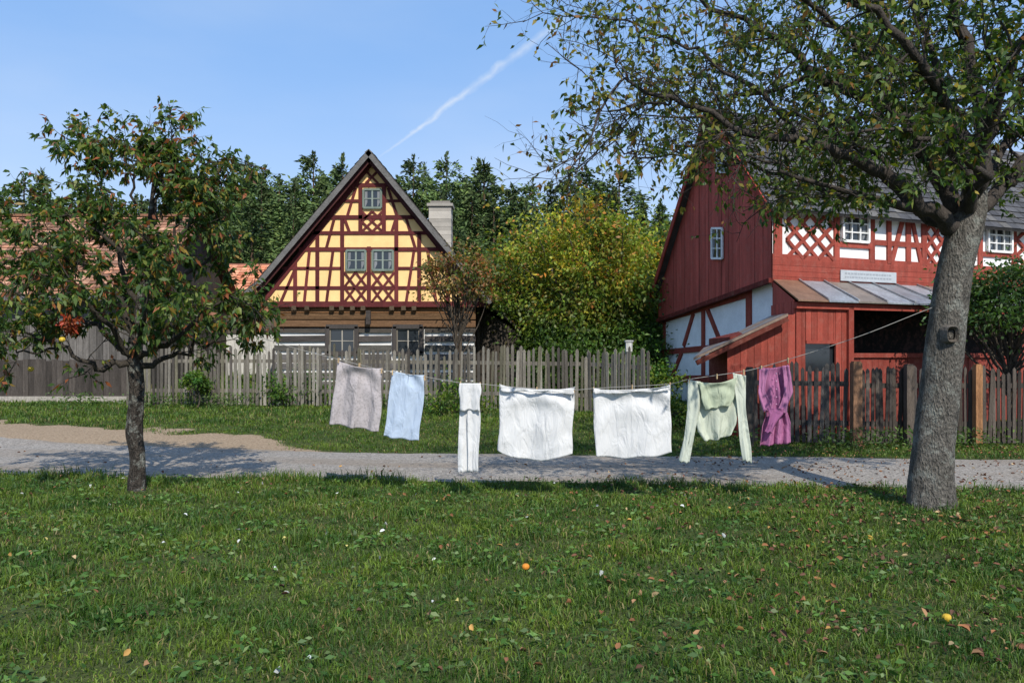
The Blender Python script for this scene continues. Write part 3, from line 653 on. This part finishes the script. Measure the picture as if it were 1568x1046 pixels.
tiles(mb,(x0,d,z0),(1,0,0),v,x1-x0,Lv,.24,.24,[(.6,.23,.12),(.5,.18,.10),(.62,.28,.16)],.2)
mb.poly([(x0,d,z0-.02),(x1,d,z0-.02),(x1,d+3,rz-.02),(x0,d+3,rz-.02)],(.2,.08,.05));mb.obj('roof',M_tile,B2)
mb=MB();mb.hexa([(x0+.3,d+.4,0),(x1-.3,d+.4,0),(x1-.3,d+5,0),(x0+.3,d+5,0),(x0+.3,d+.4,z0+.2),(x1-.3,d+.4,z0+.2),(x1-.3,d+5,z0+.2),(x0+.3,d+5,z0+.2)],(.5,.49,.46))
x=x0+.3
while x<x1-.4: mb.bar((x,d+.39,2.5),(x,d+.39,z0+.1),.2,.03,NY,cv((.10,.085,.07),.3),random.uniform(0,.01));x+=.21
mb.obj('walls',M_wood,B2)
# ---------- red farmhouse
H2=empty('red_farmhouse');th=math.radians(22);ga=math.radians(13)
C0=P(1183,545,17.0);C0[2]=0;UF=np.array([math.cos(th),math.sin(th),0]);NF=np.array([math.sin(th),-math.cos(th),0])
UG=np.array([-math.sin(ga),math.cos(ga),0]);NG=np.array([-math.cos(ga),-math.sin(ga),0])
def hit(px,O,U):
    k=(px-CX)/F;return (k*O[1]-O[0])/(U[0]-k*U[1])
def on(O,U):
    def f(px,py):
        t=hit(px,O,U);q=O+U*t;return np.array([q[0],q[1],CH+(HY-py)/F*q[1]])
    return f
FWp=on(C0,UF);GWp=on(C0,UG)
apex=GWp(1095,174);LA=hit(1095,C0,UG);LL_=hit(1009,C0,UG)
zR=GWp(1183,310)[2];zL=GWp(1009,452)[2];zbR=3.28;zbL=GWp(1010,490)[2]
Z=np.array([0,0,1.]);RB=(.26,.052,.036);RG=(.37,.075,.055)
mb=MB();t=0.0
def ztop(t): return zR+(apex[2]-zR)*t/LA if t<LA else apex[2]+(zL-apex[2])*(t-LA)/(LL_-LA)
while t<LL_:
    t2=min(t+.17,LL_);o_=.02+random.uniform(0,.012)
    a=C0+UG*t+NG*o_;b2=C0+UG*(t2-.006)+NG*o_;zb=lambda q: zbR+(zbL-zbR)*q/LL_
    c_=cv(RG,.18)
    mb.poly([a+Z*zb(t),b2+Z*zb(t2),b2+Z*(ztop(t2)-.03),a+Z*(ztop(t)-.03)],c_)
    mb.poly([b2+Z*zb(t2),b2-NG*.03+Z*zb(t2),b2-NG*.03+Z*(ztop(t2)-.03),b2+Z*(ztop(t2)-.03)],(c_[0]*.4,c_[1]*.4,c_[2]*.4))
    t=t2
mb.poly([C0+Z*zbR,C0+UG*LL_+Z*zbL,C0+UG*LL_+Z*(zL-.05),C0+UG*LA+Z*(apex[2]-.06),C0+Z*(zR-.05)],(.05,.01,.01))
mb.bar(C0+Z*(zbR-.02),C0+UG*LL_+Z*(zbL-.02),.1,.09,NG,(.12,.02,.015))
mb.obj('gable_boards',M_redp,H2)
mb=MB();O2=C0-NG*.15
mb.poly([O2,O2+UG*LL_,O2+UG*LL_+Z*zbL,O2+Z*zbR],(.80,.81,.82))
mb.obj('plaster_wall',M_plast,H2)
mb=MB();G2=on(O2,UG);k2=0
for a,b_,w_ in(((1018,488),(1018,580),.16),((1012,540),(1150,527),.15),((1016,580),(1150,580),.18),((1078,470),(1078,580),.17),((1148,445),(1148,580),.22),((1063,480),(1048,530),.13),((1083,470),(1103,520),.13),((1045,540),(1030,578),.13),((1012,492),(1150,450),.14)):
    k2+=1;mb.bar(G2(*a),G2(*b_),w_,.03+.002*k2,NG,cv(RB,.1))
mb.obj('gable_timbers',M_redp,H2)
WL=15.0
def FP(u,z,o=0): return C0+UF*u+NF*o+Z*z
mb=MB();mb.poly([FP(0,3.7),FP(WL,3.7),FP(WL,zR),FP(0,zR)],(.78,.78,.78));mb.poly([FP(0,0),FP(WL,0),FP(WL,3.7),FP(0,3.7)],(.16,.03,.02))
mb.poly([FP(WL,0),FP(WL,0)+UG*6,FP(WL,zR)+UG*6,FP(WL,zR)],(.2,.03,.02));mb.obj('front_wall',M_plast,H2)
mb=MB();z=3.12
while z<3.72: mb.bar(FP(-.02,z+.05),FP(WL,z+.05),.115,.03+random.uniform(0,.008),NF,cv(RB,.1));z+=.12
kk=[0]
def fb(u0,z0_,u1,z1_,w_): kk[0]+=1;mb.bar(FP(u0,z0_),FP(u1,z1_),w_,.035+.002*(kk[0]%9),NF,cv(RB,.15))
z0_=3.76;z1_=zR
fb(-.02,z0_,WL,z0_,.14);fb(-.02,z1_-.05,WL,z1_-.05,.16)
u=lambda px:hit(px,C0,UF)
def flat(x0,x1,nx,ny):
    a=u(x0);b_=u(x1);dx=(b_-a)/nx;dy=(z1_-z0_)/ny
    for i in range(nx):
        for j in range(ny):
            fb(a+i*dx,z0_+j*dy,a+(i+1)*dx,z0_+(j+1)*dy,.075);fb(a+(i+1)*dx,z0_+j*dy,a+i*dx,z0_+(j+1)*dy,.075)
def fpost(x,w_=.15): fb(u(x),z0_,u(x),z1_,w_)
def frail(x0,x1,z,w_=.12): fb(u(x0),z,u(x1),z,w_)
fpost(1190,.22);flat(1204,1275,3,3);fpost(1280);fpost(1334);frail(1280,1334,4.12);frail(1280,1334,z1_-.15,.1)
fpost(1360,.12);fb(u(1364),z0_,u(1384),z1_,.12);fpost(1390);frail(1334,1412,4.22);fb(u(1394),z1_,u(1410),z0_,.1)
fpost(1414);flat(1416,1450,2,3);fpost(1453);fpost(1476);frail(1453,1500,4.22);fpost(1500);fpost(1552);frail(1500,1552,4.12);flat(1556,1600,2,3);fpost(1604);fpost(1650);fpost(1700);flat(1704,1760,2,3);frail(1604,1700,4.22)
mb.obj('front_timbers',M_redp,H2)
mf=MB();mg=MB();WH=(.75,.75,.73)
for x0,x1 in((1288,1327),(1510,1546),(1655,1690)):
    ua=u(x0);ub=u(x1);window(mf,mg,lambda uu,zz:FP(uu,zz),ua,ub,z1_-.12,4.2,NF,WH,3,3,.055,off=.03,deep=.05)
window(mf,mg,GWp,1094,1110,350,396,NG,WH,2,3,.05,off=.05);window(mf,mg,GWp,1102,1116,226,264,NG,WH,2,2,.05,off=.05)
rf=MB();ov=.22;RL=15.5
E0=C0+Z*zR;A0=np.array([*(C0+UG*LA)[:2],apex[2]]);L0=np.array([*(C0+UG*LL_)[:2],zL])
for Pa,Pb,ex in((A0,E0,.4),(A0,L0,.3)):
    v=nrm(Pb-Pa);ln=np.linalg.norm(Pb-Pa)+ex;a=Pa-UF*ov+Z*.04;b_=a+v*ln;n_=np.cross(UF,v);n_=n_ if n_[2]>0 else -n_
    rf.hexa([a,b_,b_+UF*RL,a+UF*RL,a+n_*.06,b_+n_*.06,b_+UF*RL+n_*.06,a+UF*RL+n_*.06],(.09,.085,.08))
    rf.bar(a-UF*.02-n_*.02,b_-UF*.02-n_*.02,.15,.03,NG,(.30,.05,.035))
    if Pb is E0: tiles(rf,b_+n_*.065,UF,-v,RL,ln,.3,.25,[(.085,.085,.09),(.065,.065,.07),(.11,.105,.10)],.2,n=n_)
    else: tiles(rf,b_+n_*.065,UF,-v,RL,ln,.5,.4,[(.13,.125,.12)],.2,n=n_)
rf.obj('roof',M_tile,H2)
pm=MB();PD=1.5
def PF(u_,z,o=0): return FP(u_,z,PD+o)
ue=9.0;us=-.72;zt=3.28;ze=2.72
def PFp(px,py):
    O=C0+NF*PD;t=hit(px,O,UF);q=O+UF*t;return t,CH+(HY-py)/F*q[1]
tn=MB()
cols_=[(.30,.33,.36),(.36,.39,.42),(.30,.26,.22),(.40,.43,.46)]
n_seg=13
for i in range(n_seg):
    ua=i*(ue/n_seg);ub=(i+1)*(ue/n_seg);va=us-.1+(ue-us+.1)*i/n_seg;vb=us-.1+(ue-us+.1)*(i+1)/n_seg
    tn.hexa([FP(ua,zt-.03,.03),FP(ub-.01,zt-.03,.03),PF(vb-.01,ze-.03,.2),PF(va,ze-.03,.2),FP(ua,zt,.03),FP(ub-.01,zt,.03),PF(vb-.01,ze,.2),PF(va,ze,.2)],cv(cols_[i%4] if i else (.33,.2,.13),.1))
    tn.bar(FP(ub,zt+.012,.03),PF(vb,ze+.012,.2),.03,.03,Z,(.35,.36,.37))
tn.obj('tin_roof',M_tin,H2)
pm.bar(PF(us-.05,ze-.1),PF(ue,ze-.1),.12,.1,NF,cv(RB))
def boards(ua,ub,z0b,z1b,O,U,Nn,col,w_=.14):
    x=ua
    while x<ub-.02:
        e=min(x+w_,ub);q=O+U*(x+e)/2;c_=cv(col,.2)
        pm.bar(q+Z*z0b,q+Z*z1b,(e-x)-.008,.025+random.uniform(0,.014),Nn,c_);x=e
    pm.poly([O+U*ua+Z*z0b,O+U*ub+Z*z0b,O+U*ub+Z*z1b,O+U*ua+Z*z1b],(col[0]*.25,col[1]*.25,col[2]*.25))
OP=C0+NF*PD
u1,_=PFp(1296,500);u2,_=PFp(1430,500);uw0,zw1=PFp(1232,524);uw1,_=PFp(1278,524)
boards(us,uw0,0,ze-.1,OP,UF,NF,RB);boards(uw0,uw1,zw1,ze-.1,OP,UF,NF,RB);boards(uw0,uw1,0,1.35,OP,UF,NF,RB);boards(uw1,u1,0,ze-.1,OP,UF,NF,RB)
mg.poly([PF(uw0,1.3,-.05),PF(uw1,1.3,-.05),PF(uw1,zw1,-.05),PF(uw0,zw1,-.05)],(0,0,0))
pm.bar(PF(uw0,zw1),PF(uw1,zw1),.06,.06,NF,RB)
boards(u1,ue,0,1.62,OP,UF,NF,(.21,.042,.03),.16)
pm.bar(PF(u1,1.66),PF(ue,1.66),.09,.08,NF,cv(RB))
for x in(1298,1432,1560,1700):
    q,_=PFp(x,500);pm.bar(PF(q,0),PF(q,ze-.1),.13,.09,NF,cv(RB),.01)
SO=FP(us,0,PD);SU=nrm(FP(0,0,0)-SO);SL=np.linalg.norm(FP(0,0,0)-SO);SN=np.array([-SU[1],SU[0],0])
boards(0,SL,0,ze,SO,SU,SN,RG)
pm.poly([SO+Z*(ze-.01),FP(0,ze-.01),FP(0,zt-.04)],RG)
pm.poly([PF(u1,0,-1.2),PF(ue,0,-1.2),PF(ue,ze,-1.2),PF(u1,ze,-1.2)],(.012,.008,.007))  # near-black sheet behind the opening, paints the porch interior's shade
A=P(1062,552,15.1);B=P(1207,484,15.1);C_=P(1180,487,17.2);D_=P(1078,536,17.2)
lt=MB();nseg=5
for i in range(nseg):
    f0=i/nseg;f1=(i+1)/nseg-.01
    a=A+(D_-A)*f0;b_=B+(C_-B)*f0;c_=B+(C_-B)*f1;d_=A+(D_-A)*f1
    lt.hexa([a,b_,c_,d_,a+Z*.05,b_+Z*.05,c_+Z*.05,d_+Z*.05],cv([(.30,.22,.17),(.26,.26,.26),(.32,.25,.2)][i%3],.15))
lt.obj('lean_to_roof',M_tin,H2)
xa=P(1118,520,15.35)[0];xb=P(1212,520,15.35)[0];x=xa
while x<xb:
    f=(x-A[0])/(B[0]-A[0]);zt_=A[2]+(B[2]-A[2])*f;pm.bar((x,15.35,0),(x,15.35,zt_-.03),.125,.03,NY,cv(RB,.2),random.uniform(0,.012));x+=.13
pm.hexa([(xa,15.36,0),(xb,15.36,0),(xb,17,0),(xa,17,0),(xa,15.36,A[2]+.45),(xb,15.36,B[2]-.1),(xb,17,B[2]-.1),(xa,17,A[2]+.45)],(.12,.02,.015))
pm.bar((A[0]+.06,15.15,A[2]-.05),(B[0],15.15,B[2]-.05),.09,.05,NY,(.12,.03,.02))
pm.obj('porch_boards_and_shade',M_redp,H2)
mf.obj('window_frames',M_paint,H2);mg.obj('window_glass',M_glass,H2)
sg=MB();ua=u(1284);ub=u(1369);zc=FWp(1325,424)[2]
sg.bar(FP(ua,zc,.05),FP(ub,zc,.05),.24,.02,NF,(.40,.43,.46))
for r_ in range(2):
    x=ua+.12
    while x<ub-.2:
        l_=random.uniform(.03,.09);sg.bar(FP(x,zc+.045-.08*r_,.071),FP(x+l_,zc+.045-.08*r_,.071),.035,.002,NF,(.28,.30,.33));x+=l_+.025
sg.obj('wall_sign',M_misc,H2)
# ---------- fences
def fence(name,path,h,sp,wd,cols,zb=.03,hv=.06):
    root=empty(name);mb=MB();pts=[np.array(p,float) for p in path]
    for a,b_ in zip(pts[:-1],pts[1:]):
        U=nrm(b_-a);ln=np.linalg.norm(b_-a);Nn=np.array([U[1],-U[0],0]);s=0
        while s<ln:
            q=a+U*s;g=float(gz(q[0],q[1]));H=h*(1+random.uniform(-hv,hv)*.8)+.05*math.sin(s*1.3);w_=wd*random.uniform(.75,1.2);tl=random.gauss(0,.024)
            p0=np.array([q[0],q[1],g+zb]);p1=p0+np.array([U[0]*tl,U[1]*tl,H-.05])+Nn*random.gauss(0,.012);c=cv(cols[random.randrange(len(cols))],.35)
            mb.bar(p0,p1,w_,.022,Nn,c,.0)
            u_=U*w_/2;t_=p1+np.array([0,0,.045]);n2=Nn*.022
            mb.poly([p1-u_,p1+u_,t_],c);mb.poly([p1-u_+n2,p1+u_+n2,t_+n2],c);mb.poly([p1-u_,t_,t_+n2,p1-u_+n2],c);mb.poly([p1+u_,t_,t_+n2,p1+u_+n2],c)
            s+=sp*random.uniform(.85,1.15)
        for f in(.28,.8):
            st=int(ln/1.0)+1
            for i in range(st):
                q0=a+U*ln*i/st;q1=a+U*ln*(i+1)/st
                mb.bar((q0[0],q0[1],float(gz(*q0[:2]))+h*f),(q1[0],q1[1],float(gz(*q1[:2]))+h*f),.09,.05,-Nn,cv(cols[0],.2),.002)
    mb.obj('pickets',M_wood,root);return root
def XY(px,d): return ((px-CX)/F*d,d,0)
GR=[(.16,.145,.12),(.12,.108,.09),(.20,.185,.155),(.085,.075,.065),(.13,.12,.085)]
fence('picket_fence',[XY(196,20.3),XY(440,20.2),XY(720,19.6),XY(900,19.0),XY(995,17.6)],1.44,.106,.066,GR,hv=.09)
fence('picket_fence.001',[XY(1148,14.7),XY(1300,14.5)],1.38,.105,.066,[(.055,.05,.048),(.075,.07,.066),(.10,.095,.09)])
fence('picket_fence.002',[XY(1322,14.5),XY(1700,14.5)],1.34,.088,.064,[(.075,.062,.052),(.095,.08,.068),(.058,.05,.045)])
ps=MB()
for x,w_,c,hh in((1311,.16,(.22,.12,.07),1.5),(1392,.13,(.10,.08,.065),1.45),(1497,.12,(.30,.15,.07),1.45),(1600,.13,(.2,.12,.07),1.45),(1148,.12,(.07,.06,.05),1.4)):
    q=XY(x,14.35);g=float(gz(q[0],q[1]));ps.box((q[0],q[1],g+hh/2-.05),w_,w_,hh+.1,c);ps.box((q[0],q[1],g+hh+.01),w_*.8,w_*.8,.03,c)
q=XY(963,18.1);g=float(gz(q[0],q[1]));ps.box((q[0],q[1],g+.75),.1,.1,1.5,(.2,.18,.16));ps.box((q[0],q[1],g+1.6),.14,.14,.22,(.5,.5,.48));ps.box((q[0],q[1],g+1.73),.18,.18,.04,(.4,.4,.4))
ps.obj('fence_posts',M_wood)
bf=MB();x=-24.0
while x<XY(193,21)[0]:
    g=float(gz(x,21.3));bf.bar((x,21.3,g+.12),(x,21.3,g+1.12+random.uniform(-.03,.03)),.15,.03,NY,cv((.065,.055,.048),.4),random.uniform(0,.015));x+=.155
g=float(gz(-10,21.3));bf.bar((-24,21.32,g+.05),(XY(193,21)[0],21.32,g+.05),.2,.12,NY,(.35,.32,.28));bf.obj('board_fence',M_wood)
# ---------- washing line
def dl(px): return 8.64+(1425-px)/(1425-207)*1.16
rope_px=[(1452,462),(1405,480),(1330,510),(1260,534),(1205,551),(1160,564),(1130,570),(1055,581),(1026,588),(960,592),(908,595),(880,597),(820,595),(766,591),(736,588),(704,586),(650,577),(600,569),(585,567),(520,551),(430,527),(320,490),(235,460)]
rp=np.array([P(a,b_,dl(a)) for a,b_ in rope_px])
V,Q=tube(cat(rp,4),np.full((len(rp)-1)*4+1,.0035),6)
WLn=empty('washing_line');npmesh('rope',V,Q,M_misc,np.tile((.3,.29,.27),(len(V),1)),WLn,True)
def ropeY(px):
    a=np.array(rope_px[::-1],float);return np.interp(px,a[:,0],a[:,1])
pins=MB()
def clothmat(name,pattern=False):
    m,nt,b=newmat(name);N=nt.nodes;L=nt.links;a=N.new('ShaderNodeAttribute');a.attribute_name='Col'
    src=a.outputs['Color'];g=N.new('ShaderNodeNewGeometry')
    if pattern:
        v=N.new('ShaderNodeTexVoronoi');v.inputs['Scale'].default_value=34;L.new(g.outputs['Position'],v.inputs['Vector'])
        mr=N.new('ShaderNodeMapRange');mr.inputs['From Min'].default_value=.25;mr.inputs['From Max'].default_value=.5;mr.inputs['To Min'].default_value=.82;mr.inputs['To Max'].default_value=1;L.new(v.outputs['Distance'],mr.inputs['Value'])
        vm=N.new('ShaderNodeVectorMath');vm.operation='SCALE';L.new(src,vm.inputs[0]);L.new(mr.outputs[0],vm.inputs['Scale']);src=vm.outputs[0]
    L.new(src,b.inputs['Base Color']);b.inputs['Roughness'].default_value=.9;b.inputs['Specular IOR Level'].default_value=.1
    mp=N.new('ShaderNodeMapping');mp.inputs['Scale'].default_value=(1.6,1,.6);mp.inputs['Rotation'].default_value=(0,.25,0);L.new(g.outputs['Position'],mp.inputs['Vector'])
    n=N.new('ShaderNodeTexNoise');n.inputs['Scale'].default_value=6;n.inputs['Detail'].default_value=5;n.inputs['Distortion'].default_value=1.0;L.new(mp.outputs[0],n.inputs['Vector'])
    bp=N.new('ShaderNodeBump');bp.inputs['Strength'].default_value=.7;bp.inputs['Distance'].default_value=.05;L.new(n.outputs['Fac'],bp.inputs['Height']);L.new(bp.outputs[0],b.inputs['Normal'])
    t=N.new('ShaderNodeBsdfTranslucent');L.new(src,t.inputs['Color']);mx=N.new('ShaderNodeMixShader');mx.inputs[0].default_value=.22
    L.new(b.outputs[0],mx.inputs[1]);L.new(t.outputs[0],mx.inputs[2]);L.new(mx.outputs[0],nt.nodes['Material Output'].inputs['Surface']);return m
M_cl=clothmat('cotton');M_clp=clothmat('printed_cotton',True)
def panel(name,rows,col,parent=None,mat=None,amp=.018,nf=5,off=0.0,sag=0.0,nx=48,ny=48,seed=1,bot=0.0,tilt=0.0):
    rows=np.array(rows,float);t=np.linspace(0,1,ny);tr_=np.linspace(0,1,len(rows)) if rows.shape[1]==3 else rows[:,3]
    xl=np.interp(t,tr_,rows[:,0]);xr=np.interp(t,tr_,rows[:,1]);yy=np.interp(t,tr_,rows[:,2])
    s=np.linspace(0,1,nx);Sg,T=np.meshgrid(s,t)
    px=xl[:,None]+(xr-xl)[:,None]*Sg
    px=px+1.2*np.sin(T*9+seed)*np.where(Sg>.5,1,-.6)*.8
    py=yy[:,None]+sag*4*Sg*(1-Sg)*(1-T)**3+bot*4*Sg*(1-Sg)*T**2+tilt*(Sg-.5)+1.1*np.sin(Sg*14+seed)*T
    d=dl(px)+off
    fold=np.sin(Sg*nf*6.28+seed+.8*np.sin(T*3+seed))*(.35+.65*T)+.6*np.sin(Sg*nf*2.3*6.28+2*seed+T*2)*T*.6
    sw=np.sin((T*14-9*(Sg-.5)**2*2)+seed)*np.exp(-T*4)*(1 if sag>0 else .3)
    wr=np.sin(Sg*11+T*8+seed+1.5*np.sin(T*5+Sg*3))*np.sin(T*7-Sg*6+seed*2)*.15
    cr=.7*np.sin(5*(Sg-.5)/(T+.35)+seed)*np.exp(-T*1.2)
    y=d-amp*(fold+sw*1.1+wr+cr)
    X=(px-CX)/F*d;Zz=CH+(HY-py)/F*d
    V=np.stack([X,y,Zz],-1).reshape(-1,3);i=(np.arange(ny-1)[:,None]*nx+np.arange(nx-1)[None]).ravel();Q=np.stack([i,i+1,i+1+nx,i+nx],1)
    c=np.tile(col,(len(V),1))
    o=npmesh(name,V,Q,mat or M_cl,c,parent,True)
    m_=o.modifiers.new('thick','SOLIDIFY');m_.thickness=.003
    return o
def pin(px,dy=0):
    y=ropeY(px)+dy;q=P(px,y,dl(px)-.012);pins.box(q-np.array([0,0,.012]),.011,.02,.06,(.5,.36,.2));pins.box(q+np.array([.004,.03,-.012]),.011,.01,.06,(.45,.3,.17))
WT=(.76,.76,.76)
panel('patterned_sheet',[(517,585,558),(514,584,585),(509,583,625),(504,581,655)],(.50,.46,.47),mat=M_clp,amp=.032,nf=2.2,sag=4,tilt=12,seed=2)
panel('blue_towel',[(600,651,571),(597,649,600),(592,645,640),(587,641,672)],(.52,.62,.76),amp=.018,nf=1.4,sag=2,tilt=7,seed=4)
tr_=empty('white_trousers')
panel('left_leg',[(705,721,600),(703,720,640),(701,719,723)],WT,tr_,amp=.012,nf=.8,nx=20,seed=1)
panel('right_leg',[(717,736,600),(716,735,640),(716,733,722)],WT,tr_,amp=.012,nf=.8,nx=20,seed=3,off=-.02)
panel('waist',[(703,737,587),(703,736,605),(705,734,631)],WT,tr_,amp=.012,nf=1.5,nx=24,ny=20,seed=5,off=-.05,bot=-3)
panel('white_sheet',[(765,880,592),(765,879,625),(764,877,665),(762,876,692)],WT,amp=.028,nf=1.6,sag=9,tilt=4,seed=6,bot=13)
panel('folded_hem',[(765,880,590),(768,878,601)],WT,bpy.data.objects['white_sheet'],amp=.01,nf=3,sag=9,tilt=4,seed=7,off=-.045,ny=10)
panel('white_sheet.001',[(908,1027,594),(909,1027,625),(910,1028,660),(912,1030,696)],WT,amp=.026,nf=1.3,sag=7,tilt=-5,seed=9,bot=5)
panel('folded_hem',[(908,1027,592),(910,1025,601)],WT,bpy.data.objects['white_sheet.001'],amp=.01,nf=3,sag=6,tilt=-5,seed=3,off=-.045,ny=10)
sh_=empty('long_sleeved_shirt');SC=(.60,.64,.53)
panel('body',[(1053,1141,580,0),(1060,1139,600,.2),(1066,1128,630,.5),(1068,1126,655,.8),(1078,1120,670,1)],SC,sh_,amp=.03,nf=2.0,sag=9,tilt=-9,seed=2,bot=3)
panel('front_flap',[(1070,1128,581,0),(1074,1126,605,.5),(1080,1120,624,1)],(.48,.54,.40),sh_,amp=.02,nf=1.5,sag=5,tilt=-7,seed=8,off=-.06,ny=24)
panel('left_sleeve',[(1054,1074,583,0),(1053,1070,630,.4),(1047,1063,675,.7),(1040,1055,708,1)],(.62,.66,.57),sh_,amp=.022,nf=.8,nx=16,seed=5,off=-.025,tilt=3)
panel('right_sleeve',[(1122,1141,573,0),(1127,1143,620,.4),(1132,1148,670,.7),(1137,1152,707,1)],(.62,.66,.57),sh_,amp=.022,nf=.8,nx=16,seed=7,off=-.025,tilt=4)
bl=empty('purple_blouse');PC=(.45,.17,.33)
panel('body',[(1164,1209,560,0),(1163,1211,585,.2),(1168,1208,610,.4),(1173,1203,632,.55),(1166,1210,650,.7),(1162,1211,681,1)],PC,bl,amp=.03,nf=3,sag=3,tilt=-5,seed=3)
panel('left_sleeve',[(1163,1176,565,0),(1161,1172,600,.4),(1168,1184,630,1)],(.48,.2,.37),bl,amp=.02,nf=1,nx=12,off=-.06,seed=2)
panel('right_sleeve',[(1198,1210,560,0),(1202,1213,600,.4),(1190,1206,632,1)],(.48,.2,.37),bl,amp=.02,nf=1,nx=12,off=-.06,seed=4)
panel('tied_cuffs',[(1174,1202,625,0),(1180,1198,634,.4),(1172,1184,662,1)],(.4,.14,.3),bl,amp=.02,nf=1,nx=14,off=-.09,seed=4)
bt=MB()
for y in(572,584,596,608,619): sphere(bt,P(1189,y,dl(1189)-.06),.008,(.6,.35,.5),6)
bt.obj('buttons',M_misc,bl)
for x in(518,550,584,601,650,705,735,767,822,879,909,968,1026,1056,1098,1139,1166,1207): pin(x)
pins.obj('clothes_pins',M_wood,WLn)
print('done')
